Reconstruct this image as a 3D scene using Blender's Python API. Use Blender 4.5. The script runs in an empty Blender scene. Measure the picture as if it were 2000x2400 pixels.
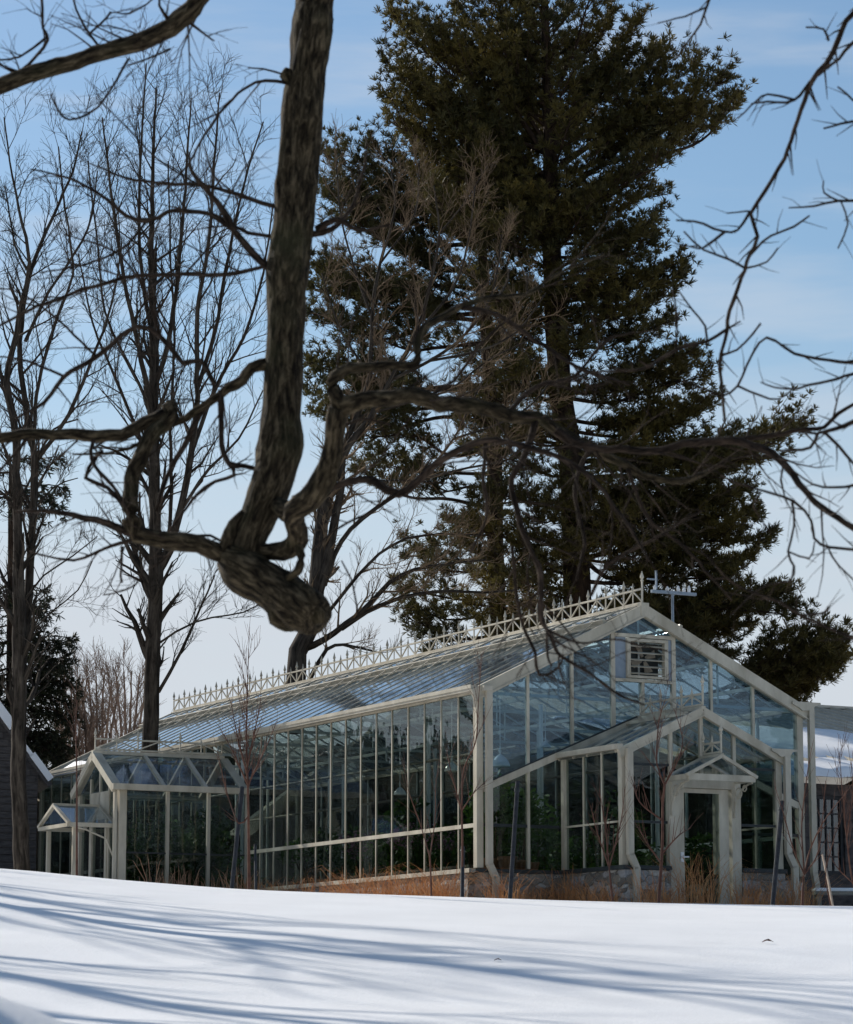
import bpy, math, random
import numpy as np
from mathutils import Vector, noise as mnoise

random.seed(7)
RNG = np.random.default_rng(7)
sc = bpy.context.scene
COL = sc.collection
D2R = math.radians

# ------------------------------------------------------------------ camera model
F_PX, PITCH, YAW = 7099.14, 0.1683, 0.4836          # focal length in photo pixels (2000 px wide)
CT, ST = math.cos(PITCH), math.sin(PITCH)

def P(px, py, Y):
    """world point at distance Y in the direction of photo pixel px, py"""
    a = (px - 1000) / F_PX; b = (1200 - py) / F_PX
    k = Y / (CT - b * ST)
    return np.array([a * k, Y, (ST + b * CT) * k])

def V(vx, vy, Y):
    return P(vx / 0.875, vy / 0.875, Y)

def vr(w, Y):            # radius in metres of something w view pixels wide at distance Y
    return w / 0.875 / F_PX * Y * 0.5

# ------------------------------------------------------------------ materials
def new_mat(name):
    m = bpy.data.materials.new(name); m.use_nodes = True
    nt = m.node_tree; b = nt.nodes['Principled BSDF']
    return m, nt, b

def noisy(name, c1, c2, scale=8, rough=0.7, bump=0.2, stretch=(1, 1, 1), detail=6, metallic=0, spec=0.3, bdist=0.02, c3=None, dark=None):
    m, nt, b = new_mat(name)
    tc = nt.nodes.new('ShaderNodeTexCoord'); mp = nt.nodes.new('ShaderNodeMapping')
    mp.inputs['Scale'].default_value = stretch
    nz = nt.nodes.new('ShaderNodeTexNoise'); nz.inputs['Scale'].default_value = scale; nz.inputs['Detail'].default_value = detail
    nz.inputs['Roughness'].default_value = 0.62
    cr = nt.nodes.new('ShaderNodeValToRGB')
    cr.color_ramp.elements[0].position = 0.33; cr.color_ramp.elements[1].position = 0.68
    cr.color_ramp.elements[0].color = (*c1, 1); cr.color_ramp.elements[1].color = (*c2, 1)
    if c3:
        e = cr.color_ramp.elements.new(0.8); e.color = (*c3, 1)
    nt.links.new(tc.outputs['Object'], mp.inputs['Vector']); nt.links.new(mp.outputs[0], nz.inputs['Vector'])
    nt.links.new(nz.outputs['Fac'], cr.inputs['Fac']); nt.links.new(cr.outputs['Color'], b.inputs['Base Color'])
    b.inputs['Roughness'].default_value = rough; b.inputs['Metallic'].default_value = metallic
    b.inputs['Specular IOR Level'].default_value = spec
    if bump:
        bp = nt.nodes.new('ShaderNodeBump'); bp.inputs['Strength'].default_value = bump; bp.inputs['Distance'].default_value = bdist
        nt.links.new(nz.outputs['Fac'], bp.inputs['Height']); nt.links.new(bp.outputs[0], b.inputs['Normal'])
    return m

def bark_mat(name, dark, mid, light, across=26, along=3.2, bump=1.0, lichen=None):
    m, nt, b = new_mat(name); L_ = nt.links.new
    at = nt.nodes.new('ShaderNodeAttribute'); at.attribute_name = 'grain'
    mp = nt.nodes.new('ShaderNodeMapping'); mp.inputs['Scale'].default_value = (across, across, along)
    L_(at.outputs['Vector'], mp.inputs[0])
    nz = nt.nodes.new('ShaderNodeTexNoise'); nz.inputs['Scale'].default_value = 1; nz.inputs['Detail'].default_value = 8; nz.inputs['Roughness'].default_value = .68; nz.inputs['Distortion'].default_value = .5
    L_(mp.outputs[0], nz.inputs['Vector'])
    n2 = nt.nodes.new('ShaderNodeTexNoise'); n2.inputs['Scale'].default_value = 3.0; n2.inputs['Detail'].default_value = 5
    L_(at.outputs['Vector'], n2.inputs['Vector'])
    cr = nt.nodes.new('ShaderNodeValToRGB'); e = cr.color_ramp.elements
    e[0].position = .40; e[0].color = (*dark, 1); e[1].position = .66; e[1].color = (*light, 1); x = e.new(.52); x.color = (*mid, 1)
    L_(nz.outputs['Fac'], cr.inputs[0])
    mx = nt.nodes.new('ShaderNodeMixRGB'); mx.inputs[2].default_value = (*(lichen or light), 1)
    mr = nt.nodes.new('ShaderNodeMapRange'); mr.inputs['From Min'].default_value = .5; mr.inputs['From Max'].default_value = .75; mr.inputs['To Max'].default_value = .55
    L_(n2.outputs['Fac'], mr.inputs['Value']); L_(mr.outputs[0], mx.inputs[0]); L_(cr.outputs[0], mx.inputs[1]); L_(mx.outputs[0], b.inputs['Base Color'])
    b.inputs['Roughness'].default_value = .92; b.inputs['Specular IOR Level'].default_value = .12
    bp = nt.nodes.new('ShaderNodeBump'); bp.inputs['Strength'].default_value = bump; bp.inputs['Distance'].default_value = .03
    L_(nz.outputs['Fac'], bp.inputs['Height']); L_(bp.outputs[0], b.inputs['Normal'])
    return m
M = {}
M['frame'] = noisy('cream_painted_metal', (0.37, 0.325, 0.24), (0.60, 0.545, 0.43), 2.6, 0.5, 0.05, (1, 1, .35), spec=0.35)
M['gutter'] = noisy('cream_gutter_metal', (0.38, 0.34, 0.26), (0.54, 0.49, 0.39), 3, 0.45, 0.05, (1, 1, .35), spec=0.35)
M['darkrail'] = noisy('dark_rail_metal', (0.02, 0.025, 0.025), (0.04, 0.045, 0.045), 5, 0.5, 0.0)
M['inner'] = noisy('grey_green_inner_metal', (0.42, 0.46, 0.44), (0.56, 0.58, 0.55), 3, 0.5, 0.0)
M['bark'] = bark_mat('dark_fissured_bark', (.008, .0055, .003), (.046, .035, .020), (.14, .108, .066), 40, 10.0, 1.0, (.055, .055, .026))
M['bark_br'] = bark_mat('brown_branch_bark', (.010, .007, .005), (.036, .025, .018), (.085, .060, .044), 40, 9, .6)
M['bark_grey'] = bark_mat('grey_bark', (.016, .013, .010), (.045, .036, .028), (.095, .078, .06), 16, 1.5, .6)
M['bark_tan'] = noisy('tan_twig_bark', (0.10, 0.068, 0.042), (0.25, 0.178, 0.115), 3, 0.9, 0.3, spec=0.1)
M['bark_red'] = noisy('red_brown_twig_bark', (0.07, 0.03, 0.022), (0.15, 0.075, 0.05), 5, 0.8, 0.2, spec=0.2)
M['bark_shrub'] = noisy('far_shrub_bark', (0.13, 0.088, 0.065), (0.24, 0.17, 0.13), 3, 0.9, 0.1, spec=0.1)
M['bark_pine'] = bark_mat('dark_pine_bark', (.012, .008, .006), (.035, .022, .015), (.07, .045, .03), 8, 1.2, .8)
M['stake'] = noisy('black_tree_wrap', (0.018, 0.02, 0.024), (0.045, 0.048, 0.055), 12, 0.7, 0.2, spec=0.2)
M['grass'] = noisy('dry_orange_grass', (0.36, 0.14, 0.055), (0.60, 0.32, 0.14), 3, 0.8, 0.0, spec=0.1)
M['reed'] = noisy('dry_tan_stems', (0.24, 0.13, 0.08), (0.42, 0.27, 0.17), 3, 0.8, 0.0, spec=0.1)
M['leaf'] = noisy('broad_green_leaves', (0.012, 0.035, 0.008), (0.06, 0.12, 0.02), 2.0, 0.5, 0.0, c3=(0.13, 0.18, 0.03))
M['leaf_dark'] = noisy('dark_green_leaves', (0.008, 0.022, 0.007), (0.03, 0.065, 0.015), 2.2, 0.45, 0.0)
M['petal'] = noisy('pink_petals', (0.30, 0.12, 0.20), (0.55, 0.28, 0.40), 12, 0.6, 0.0)
M['pot'] = noisy('terracotta', (0.34, 0.15, 0.08), (0.46, 0.23, 0.13), 8, 0.85, 0.1)
M['soil'] = noisy('gravel_floor', (0.14, 0.125, 0.10), (0.28, 0.25, 0.20), 9, 0.95, 0.3)
M['bench'] = noisy('weathered_bench_wood', (0.18, 0.16, 0.13), (0.32, 0.28, 0.22), 6, 0.8, 0.1, (1, 8, 1))
M['white'] = noisy('white_enamel', (0.72, 0.72, 0.70), (0.8, 0.8, 0.78), 3, 0.25, 0.0, spec=0.6)
M['paleblue'] = noisy('pale_blue_grey_metal', (0.20, 0.25, 0.30), (0.30, 0.35, 0.40), 3, 0.4, 0.0)
M['clap'] = noisy('dark_weathered_boards', (0.05, 0.044, 0.042), (0.11, 0.097, 0.09), 5, 0.9, 0.3, (1, 1, 7))
M['roofmetal'] = noisy('cream_standing_seam_metal', (0.52, 0.47, 0.38), (0.64, 0.585, 0.48), 2, 0.5, 0.02)
M['darkwin'] = noisy('dark_window_frame', (0.02, 0.02, 0.02), (0.05, 0.045, 0.045), 3, 0.6, 0.0)
M['plank'] = noisy('pale_stick_wood', (0.35, 0.27, 0.2), (0.48, 0.38, 0.29), 9, 0.8, 0.1)

def needle_mat(name, c1, c2, c3):
    m = noisy(name, c1, c2, 0.55, 0.6, 0.0, c3=c3, detail=5)
    nt = m.node_tree
    nt.nodes['Color Ramp'].color_ramp.elements[2].position = 0.72
    b = nt.nodes['Principled BSDF']; tl = nt.nodes.new('ShaderNodeBsdfTranslucent'); mx = nt.nodes.new('ShaderNodeMixShader'); mx.inputs[0].default_value = .30
    nt.links.new(nt.nodes['Color Ramp'].outputs[0], tl.inputs['Color']); nt.links.new(b.outputs[0], mx.inputs[1]); nt.links.new(tl.outputs[0], mx.inputs[2])
    nt.links.new(mx.outputs[0], nt.nodes['Material Output'].inputs['Surface'])
    return m
M['leaf'] = needle_mat('broad_green_leaves', (0.05, 0.11, 0.02), (0.16, 0.28, 0.04), (0.34, 0.42, 0.08)); M['leaf_dark'] = needle_mat('dark_green_leaves', (0.03, 0.065, 0.018), (0.09, 0.16, 0.035), (0.18, 0.24, 0.05))
M['needle'] = needle_mat('olive_pine_needles', (0.032, 0.032, 0.009), (0.115, 0.088, 0.020), (0.21, 0.15, 0.034))
M['needle2'] = needle_mat('dark_green_pine_needles', (0.026, 0.030, 0.011), (0.080, 0.068, 0.019), (0.14, 0.105, 0.028))
M['spruce'] = needle_mat('dark_spruce_needles', (0.010, 0.016, 0.008), (0.030, 0.032, 0.014), (0.045, 0.04, 0.018))

def glass_mat(name, tint, gloss_col=(0.9, 0.95, 1.0), ior=1.4, haze=0.0, haze_col=(0.2, 0.25, 0.28), rough=0.01):
    m, nt, b = new_mat(name)
    nt.nodes.remove(b)
    out = nt.nodes['Material Output']
    tr = nt.nodes.new('ShaderNodeBsdfTransparent'); tr.inputs['Color'].default_value = (*tint, 1)
    gl = nt.nodes.new('ShaderNodeBsdfGlossy'); gl.inputs['Color'].default_value = (*gloss_col, 1); gl.inputs['Roughness'].default_value = rough
    fr = nt.nodes.new('ShaderNodeFresnel')
    ge = nt.nodes.new('ShaderNodeNewGeometry'); im = nt.nodes.new('ShaderNodeMapRange'); im.inputs['To Min'].default_value = ior; im.inputs['To Max'].default_value = 1 / ior
    nt.links.new(ge.outputs['Backfacing'], im.inputs['Value']); nt.links.new(im.outputs[0], fr.inputs['IOR'])   # both faces of the thin pane reflect alike
    tc = nt.nodes.new('ShaderNodeTexCoord')
    wav = nt.nodes.new('ShaderNodeTexNoise'); wav.inputs['Scale'].default_value = 1.7
    bp = nt.nodes.new('ShaderNodeBump'); bp.inputs['Strength'].default_value = 0.06; bp.inputs['Distance'].default_value = 0.05
    nt.links.new(tc.outputs['Object'], wav.inputs['Vector']); nt.links.new(wav.outputs['Fac'], bp.inputs['Height'])
    nt.links.new(bp.outputs[0], gl.inputs['Normal'])
    mx = nt.nodes.new('ShaderNodeMixShader')
    nt.links.new(fr.outputs[0], mx.inputs[0]); nt.links.new(tr.outputs[0], mx.inputs[1]); nt.links.new(gl.outputs[0], mx.inputs[2])
    last = mx
    if haze > 0:                                   # uneven layer of diffuse haze colour mixed over the pane
        df = nt.nodes.new('ShaderNodeBsdfDiffuse'); df.inputs['Color'].default_value = (*haze_col, 1)
        nz = nt.nodes.new('ShaderNodeTexNoise'); nz.inputs['Scale'].default_value = 1.1; nz.inputs['Detail'].default_value = 6
        mr = nt.nodes.new('ShaderNodeMapRange'); mr.inputs['To Min'].default_value = haze * 0.5; mr.inputs['To Max'].default_value = haze * 1.5
        mr.inputs['From Min'].default_value = 0.3; mr.inputs['From Max'].default_value = 0.7
        nt.links.new(tc.outputs['Object'], nz.inputs['Vector'])
        nt.links.new(nz.outputs['Fac'], mr.inputs['Value'])
        m2 = nt.nodes.new('ShaderNodeMixShader')
        nt.links.new(mr.outputs[0], m2.inputs[0]); nt.links.new(mx.outputs[0], m2.inputs[1]); nt.links.new(df.outputs[0], m2.inputs[2])
        last = m2
    nt.links.new(last.outputs[0], out.inputs['Surface'])
    return m
M['glass'] = glass_mat('clear_greenhouse_glass', (0.72, 0.76, 0.735), ior=1.42)
M['glass_gable'] = glass_mat('blue_tinted_gable_glass', (0.71, 0.82, 0.88), (0.74, 0.86, 0.97), ior=1.5, haze=0.07, haze_col=(0.17, 0.24, 0.30))
M['glass_roof'] = glass_mat('roof_glass', (0.79, 0.84, 0.86), ior=1.7, haze=0.06, haze_col=(0.28, 0.32, 0.36), rough=0.05)
M['glass_dark'] = glass_mat('dark_window_glass', (0.35, 0.4, 0.42), ior=1.9)

def stone_mat():
    m, nt, b = new_mat('rubble_stone')
    tc = nt.nodes.new('ShaderNodeTexCoord'); mp = nt.nodes.new('ShaderNodeMapping'); mp.inputs['Scale'].default_value = (1, 1, 1.9)
    nw = nt.nodes.new('ShaderNodeTexNoise'); nw.inputs['Scale'].default_value = 3
    add = nt.nodes.new('ShaderNodeMixRGB'); add.blend_type = 'ADD'; add.inputs[0].default_value = 0.25
    vo = nt.nodes.new('ShaderNodeTexVoronoi'); vo.inputs['Scale'].default_value = 3.4
    ve = nt.nodes.new('ShaderNodeTexVoronoi'); ve.inputs['Scale'].default_value = 3.4; ve.feature = 'DISTANCE_TO_EDGE'
    nt.links.new(tc.outputs['Object'], mp.inputs[0]); nt.links.new(mp.outputs[0], add.inputs[1]); nt.links.new(mp.outputs[0], nw.inputs['Vector'])
    nt.links.new(nw.outputs['Color'], add.inputs[2])
    nt.links.new(add.outputs[0], vo.inputs['Vector']); nt.links.new(add.outputs[0], ve.inputs['Vector'])
    sp = nt.nodes.new('ShaderNodeSeparateColor'); nt.links.new(vo.outputs['Color'], sp.inputs[0])
    cr = nt.nodes.new('ShaderNodeValToRGB'); e = cr.color_ramp.elements
    e[0].color = (0.13, 0.115, 0.095, 1); e[1].color = (0.42, 0.39, 0.34, 1)
    x = e.new(0.45); x.color = (0.25, 0.21, 0.16, 1); x = e.new(0.7); x.color = (0.30, 0.29, 0.28, 1)
    nt.links.new(sp.outputs[0], cr.inputs[0])
    nf = nt.nodes.new('ShaderNodeTexNoise'); nf.inputs['Scale'].default_value = 25; nf.inputs['Detail'].default_value = 6
    nt.links.new(tc.outputs['Object'], nf.inputs['Vector'])
    ml = nt.nodes.new('ShaderNodeMixRGB'); ml.blend_type = 'OVERLAY'; ml.inputs[0].default_value = 0.6
    nt.links.new(cr.outputs[0], ml.inputs[1]); nt.links.new(nf.outputs['Fac'], ml.inputs[2])
    gt = nt.nodes.new('ShaderNodeMapRange'); gt.inputs['From Max'].default_value = 0.06
    nt.links.new(ve.outputs['Distance'], gt.inputs['Value'])
    mo = nt.nodes.new('ShaderNodeMixRGB'); mo.inputs[1].default_value = (0.33, 0.31, 0.27, 1)
    nt.links.new(gt.outputs[0], mo.inputs[0]); nt.links.new(ml.outputs[0], mo.inputs[2])
    nt.links.new(mo.outputs[0], b.inputs['Base Color']); b.inputs['Roughness'].default_value = 0.9
    bp = nt.nodes.new('ShaderNodeBump'); bp.inputs['Strength'].default_value = 0.8; bp.inputs['Distance'].default_value = 0.04
    nt.links.new(gt.outputs[0], bp.inputs['Height']); nt.links.new(bp.outputs[0], b.inputs['Normal'])
    return m
M['stone'] = stone_mat()
M['stone_dark'] = noisy('dark_rough_stone', (0.035, 0.03, 0.028), (0.12, 0.10, 0.09), 3.5, 0.95, 0.6, (1, 1, 2.2))

def snow_mat():
    m, nt, b = new_mat('wind_packed_snow')
    tc = nt.nodes.new('ShaderNodeTexCoord')
    n1 = nt.nodes.new('ShaderNodeTexNoise'); n1.inputs['Scale'].default_value = 0.8; n1.inputs['Detail'].default_value = 5
    n2 = nt.nodes.new('ShaderNodeTexNoise'); n2.inputs['Scale'].default_value = 22; n2.inputs['Detail'].default_value = 8; n2.inputs['Roughness'].default_value = 0.7
    cr = nt.nodes.new('ShaderNodeValToRGB'); e = cr.color_ramp.elements
    e[0].position = 0.3; e[1].position = 0.7
    e[0].color = (0.85, 0.845, 0.835, 1); e[1].color = (0.915, 0.91, 0.90, 1)
    for n in (n1, n2): nt.links.new(tc.outputs['Object'], n.inputs['Vector'])
    nt.links.new(n1.outputs['Fac'], cr.inputs[0]); nt.links.new(cr.outputs[0], b.inputs['Base Color'])
    b.inputs['Roughness'].default_value = 0.55; b.inputs['Specular IOR Level'].default_value = 0.25
    b.inputs['Subsurface Weight'].default_value = 0.0
    b1 = nt.nodes.new('ShaderNodeBump'); b1.inputs['Strength'].default_value = 0.55; b1.inputs['Distance'].default_value = 0.02
    nt.links.new(n2.outputs['Fac'], b1.inputs['Height'])
    nt.links.new(b1.outputs[0], b.inputs['Normal'])
    return m
M['snow'] = snow_mat()

# ------------------------------------------------------------------ object helpers
def tag(o, label=None, cat=None, group=None, kind=None):
    if label: o['label'] = label
    if cat: o['category'] = cat
    if group: o['group'] = group
    if kind: o['kind'] = kind
    return o

def empty(name, loc=(0, 0, 0), rz=0.0, label=None, cat=None, group=None):
    o = bpy.data.objects.new(name, None); COL.objects.link(o)
    o.location = loc; o.rotation_euler = (0, 0, rz); o.empty_display_size = 0.3
    return tag(o, label, cat, group)

def link_mesh(name, me, mat, parent=None, smooth=False):
    if mat: me.materials.append(mat)
    if smooth: me.polygons.foreach_set('use_smooth', [True] * len(me.polygons))
    o = bpy.data.objects.new(name, me); COL.objects.link(o)
    if parent: o.parent = parent
    return o

def np_mesh(name, verts, faces, mat, parent=None, smooth=False, off=None):
    """verts (n,3); faces (m,k) of equal size or a list of such arrays"""
    if not isinstance(faces, list): faces = [faces]
    faces = [f for f in faces if len(f)]
    me = bpy.data.meshes.new(name)
    verts = np.asarray(verts, dtype=np.float32)
    if off is not None: verts = verts - np.asarray(off, dtype=np.float32)
    me.vertices.add(len(verts)); me.vertices.foreach_set('co', verts.ravel())
    nl = sum(f.size for f in faces); nf = sum(len(f) for f in faces)
    me.loops.add(nl); me.polygons.add(nf)
    me.loops.foreach_set('vertex_index', np.concatenate([f.ravel() for f in faces]).astype(np.int32))
    tot = np.concatenate([np.full(len(f), f.shape[1]) for f in faces])
    st = np.concatenate([[0], np.cumsum(tot)[:-1]])
    me.polygons.foreach_set('loop_start', st.astype(np.int32))
    me.update(calc_edges=True); me.validate()
    return link_mesh(name, me, mat, parent, smooth)

class MB:
    """collects boxes, beams and prisms into one mesh"""
    def __init__(s): s.v = []; s.f = []
    def add(s, vs, fs):
        n = len(s.v); s.v += [tuple(map(float, v)) for v in vs]; s.f += [tuple(i + n for i in f) for f in fs]
        return s
    def box(s, x0, x1, y0, y1, z0, z1):
        return s.add([(x0, y0, z0), (x1, y0, z0), (x1, y1, z0), (x0, y1, z0), (x0, y0, z1), (x1, y0, z1), (x1, y1, z1), (x0, y1, z1)],
                     [(0, 3, 2, 1), (4, 5, 6, 7), (0, 1, 5, 4), (1, 2, 6, 5), (2, 3, 7, 6), (3, 0, 4, 7)])
    def beam(s, a, b, w, h, up=(0, 0, 1)):
        a = Vector(a); b = Vector(b); t = (b - a).normalized(); u = Vector(up)
        sd = t.cross(u)
        if sd.length < 1e-4: sd = t.cross(Vector((0, 1, 0)))
        sd.normalize(); u = sd.cross(t).normalized()
        sd *= w / 2; u *= h / 2
        vs = [a - sd - u, a + sd - u, a + sd + u, a - sd + u, b - sd - u, b + sd - u, b + sd + u, b - sd + u]
        return s.add(vs, [(0, 1, 2, 3), (7, 6, 5, 4), (0, 4, 5, 1), (1, 5, 6, 2), (2, 6, 7, 3), (3, 7, 4, 0)])
    def slab(s, pts, n, t):
        """flat polygon pts thickened by t along n"""
        k = len(pts); n = Vector(n).normalized() * (t / 2)
        vs = [Vector(p) - n for p in pts] + [Vector(p) + n for p in pts]
        return s.add(vs, [tuple(range(k))[::-1], tuple(range(k, 2 * k))] + [(i, (i + 1) % k, (i + 1) % k + k, i + k) for i in range(k)])
    def lathe(s, prof, c, n=14, axis='z'):
        vs = []; fs = []
        for r, z in prof:
            for i in range(n):
                a = 2 * math.pi * i / n
                vs.append((c[0] + r * math.cos(a), c[1] + r * math.sin(a), c[2] + z))
        m = len(prof)
        for j in range(m - 1):
            for i in range(n):
                fs.append((j * n + i, j * n + (i + 1) % n, (j + 1) * n + (i + 1) % n, (j + 1) * n + i))
        fs.append(tuple(range(n))[::-1]); fs.append(tuple(range((m - 1) * n, m * n)))
        return s.add(vs, fs)
    def tube(s, pts, r, n=8):
        for a, b in zip(pts[:-1], pts[1:]):
            a = Vector(a); b = Vector(b); t = (b - a).normalized()
            u = t.cross(Vector((0, 0, 1)) if abs(t.z) < .9 else Vector((1, 0, 0))).normalized(); w = t.cross(u)
            vs = [p + (u * math.cos(2 * math.pi * i / n) + w * math.sin(2 * math.pi * i / n)) * r for p in (a, b) for i in range(n)]
            s.add(vs, [(i, (i + 1) % n, (i + 1) % n + n, i + n) for i in range(n)] + [tuple(range(n))[::-1], tuple(range(n, 2 * n))])
        return s
    def build(s, name, mat, parent=None, smooth=False):
        me = bpy.data.meshes.new(name); me.from_pydata(s.v, [], s.f); me.update()
        return link_mesh(name, me, mat, parent, smooth)

# ------------------------------------------------------------------ tubes (branches) in bulk
def tubes_arrays(lines, sides):
    """lines: list of (pts (n,3), radii (n,)) -> verts, quads"""
    by = {}
    for p, r in lines: by.setdefault(len(p), []).append((p, r))
    VS = []; FS = []; GR = []; base = 0; gid = 0
    ang = np.linspace(0, 2 * np.pi, sides, endpoint=False)
    ca, sa = np.cos(ang), np.sin(ang)
    for n, ls in by.items():
        if n < 2: continue
        Pn = np.array([l[0] for l in ls]); R = np.array([l[1] for l in ls])
        T = np.gradient(Pn, axis=1)
        T /= np.linalg.norm(T, axis=2, keepdims=True) + 1e-9
        mean = T.mean(axis=1); ref = np.where(np.abs(mean[:, 2:3]) > 0.75, np.array([[1., 0, 0]]), np.array([[0, 0, 1.]]))
        U = np.cross(T, ref[:, None, :]); U /= np.linalg.norm(U, axis=2, keepdims=True) + 1e-9
        W = np.cross(T, U)
        ring = Pn[:, :, None, :] + R[:, :, None, None] * (U[:, :, None, :] * ca[None, None, :, None] + W[:, :, None, :] * sa[None, None, :, None])
        m = len(ls)
        seg = np.linalg.norm(np.diff(Pn, axis=1), axis=2); S_ = np.concatenate([np.zeros((m, 1)), np.cumsum(seg, axis=1)], axis=1)
        rm = R.mean(axis=1)[:, None, None]
        gx = np.broadcast_to(rm * ca[None, None, :], (m, n, sides)); gy = np.broadcast_to(rm * sa[None, None, :], (m, n, sides))
        gs = np.broadcast_to((S_ + (gid + np.arange(m))[:, None] * 1.37)[:, :, None], (m, n, sides)); gid += m
        GR.append(np.stack([gx, gy, gs], -1).reshape(-1, 3))
        VS.append(ring.reshape(-1, 3))
        i = np.arange(m)[:, None, None] * n * sides; j = np.arange(n - 1)[None, :, None] * sides; k = np.arange(sides)[None, None, :]
        k2 = (k + 1) % sides
        q = np.stack([base + i + j + k, base + i + j + k2, base + i + j + sides + k2, base + i + j + sides + k], -1).reshape(-1, 4)
        FS.append(q); base += m * n * sides
    global GRAIN
    GRAIN = np.concatenate(GR)
    return np.concatenate(VS), np.concatenate(FS)

def set_grain(o, gr):
    a = o.data.attributes.new('grain', 'FLOAT_VECTOR', 'POINT')
    a.data.foreach_set('vector', gr.astype(np.float32).ravel())

def wander(p, r, k=.35, seed=0):
    """small crooks along a limb"""
    out = p.copy()
    n = len(p); w = np.minimum(1, np.minimum(np.arange(n), np.arange(n)[::-1] + 2) / 3.0)
    for i in range(n):
        q = Vector(p[i] * 4.5); a = k * (min(r[i], .045) + .012) * w[i]
        v1 = mnoise.noise_vector(q); v2 = mnoise.noise_vector(q * 3.1)
        out[i] += a * (np.array(v1) * 1.6 + np.array(v2) * .8)
    return out

def tube_obj(name, lines, sides, mat, parent, off=(0, 0, 0)):
    if not lines: return None
    v, f = tubes_arrays(lines, sides); gr = GRAIN
    o = np_mesh(name, v, f, mat, parent, smooth=True, off=off); set_grain(o, gr); return o

def resample(ctrl, rad, step):
    """Catmull-Rom through control points, spacing about step"""
    c = np.asarray(ctrl, float); r = np.asarray(rad, float)
    if len(c) == 2: c = np.array([c[0], (c[0] + c[1]) / 2, c[1]]); r = np.array([r[0], (r[0] + r[1]) / 2, r[1]])
    e = np.vstack([2 * c[0] - c[1], c, 2 * c[-1] - c[-2]])
    out = []; ro = []
    for i in range(1, len(e) - 2):
        L = np.linalg.norm(e[i + 1] - e[i]); k = max(2, int(L / step))
        t = np.linspace(0, 1, k, endpoint=False)[:, None]
        p0, p1, p2, p3 = e[i - 1], e[i], e[i + 1], e[i + 2]
        out.append(0.5 * ((2 * p1) + (-p0 + p2) * t + (2 * p0 - 5 * p1 + 4 * p2 - p3) * t ** 2 + (-p0 + 3 * p1 - 3 * p2 + p3) * t ** 3))
        ro.append(r[i - 1] + (r[i] - r[i - 1]) * t[:, 0])
    out.append(c[-1:]); ro.append(r[-1:])
    return np.concatenate(out), np.concatenate(ro)

rnd = random.Random(11)
def unit(v): return v / (np.linalg.norm(v) + 1e-9)
def grow(lines, p, d, L, r, lvl, cfg):
    """random crooked branch with children; lines gets (pts, radii, level)"""
    n = max(3, int(L / cfg.get('seg', 0.35)) + 1)
    if lvl <= 0: n = min(n, 5)
    n = min(n, 14)
    pts = [p]; dd = unit(d); wob = cfg.get('wob', 0.16); trop = cfg.get('trop', 0.08)
    st = L / (n - 1)
    for i in range(n - 1):
        dd = unit(dd + np.array([rnd.gauss(0, wob), rnd.gauss(0, wob), rnd.gauss(0, wob) + trop]))
        pts.append(pts[-1] + dd * st)
    pts = np.array(pts)
    rmin = cfg.get('rmin', 0.004)
    rr = np.maximum(r * (1 - 0.72 * np.linspace(0, 1, n)), rmin * (0.8 if lvl else 0.6))
    lines.append((pts, rr, lvl))
    if lvl <= 0: return
    k = int(cfg['kids'][min(lvl, len(cfg['kids']) - 1)] * rnd.uniform(0.75, 1.25) + 0.5)
    spawn(lines, pts, rr, L, lvl, cfg, k)

def spawn(lines, pts, rr, L, lvl, cfg, k, t0=0.2):
    n = len(pts)
    for i in range(k):
        t = t0 + (1 - t0) * (i + rnd.random()) / k
        x = min(t * (n - 1), n - 1.001); a = int(x); fr = x - a
        q = pts[a] * (1 - fr) + pts[a + 1] * fr
        dirn = unit(pts[a + 1] - pts[a])
        rv = np.array([rnd.gauss(0, 1), rnd.gauss(0, 1), rnd.gauss(0, 1)]); rv -= dirn * rv.dot(dirn); rv = unit(rv)
        ang = D2R(rnd.uniform(*cfg.get('ang', (24, 52))))
        nd = dirn * math.cos(ang) + rv * math.sin(ang)
        nd = nd + np.array([0, 0, cfg.get('up', 0.15)])
        nd = unit(nd * np.array([1, cfg.get('flat', 1.0), 1]))
        nl = L * rnd.uniform(0.34, 0.62) * (1 - 0.35 * t)
        r2 = min((rr[a] * (1 - fr) + rr[a + 1] * fr) * rnd.uniform(0.45, 0.65), cfg.get('rmax', 9))
        grow(lines, q, nd, max(nl, cfg.get('lmin', 0.2)), max(r2, cfg.get('rmin', .004)), lvl - 1, cfg)

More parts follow.
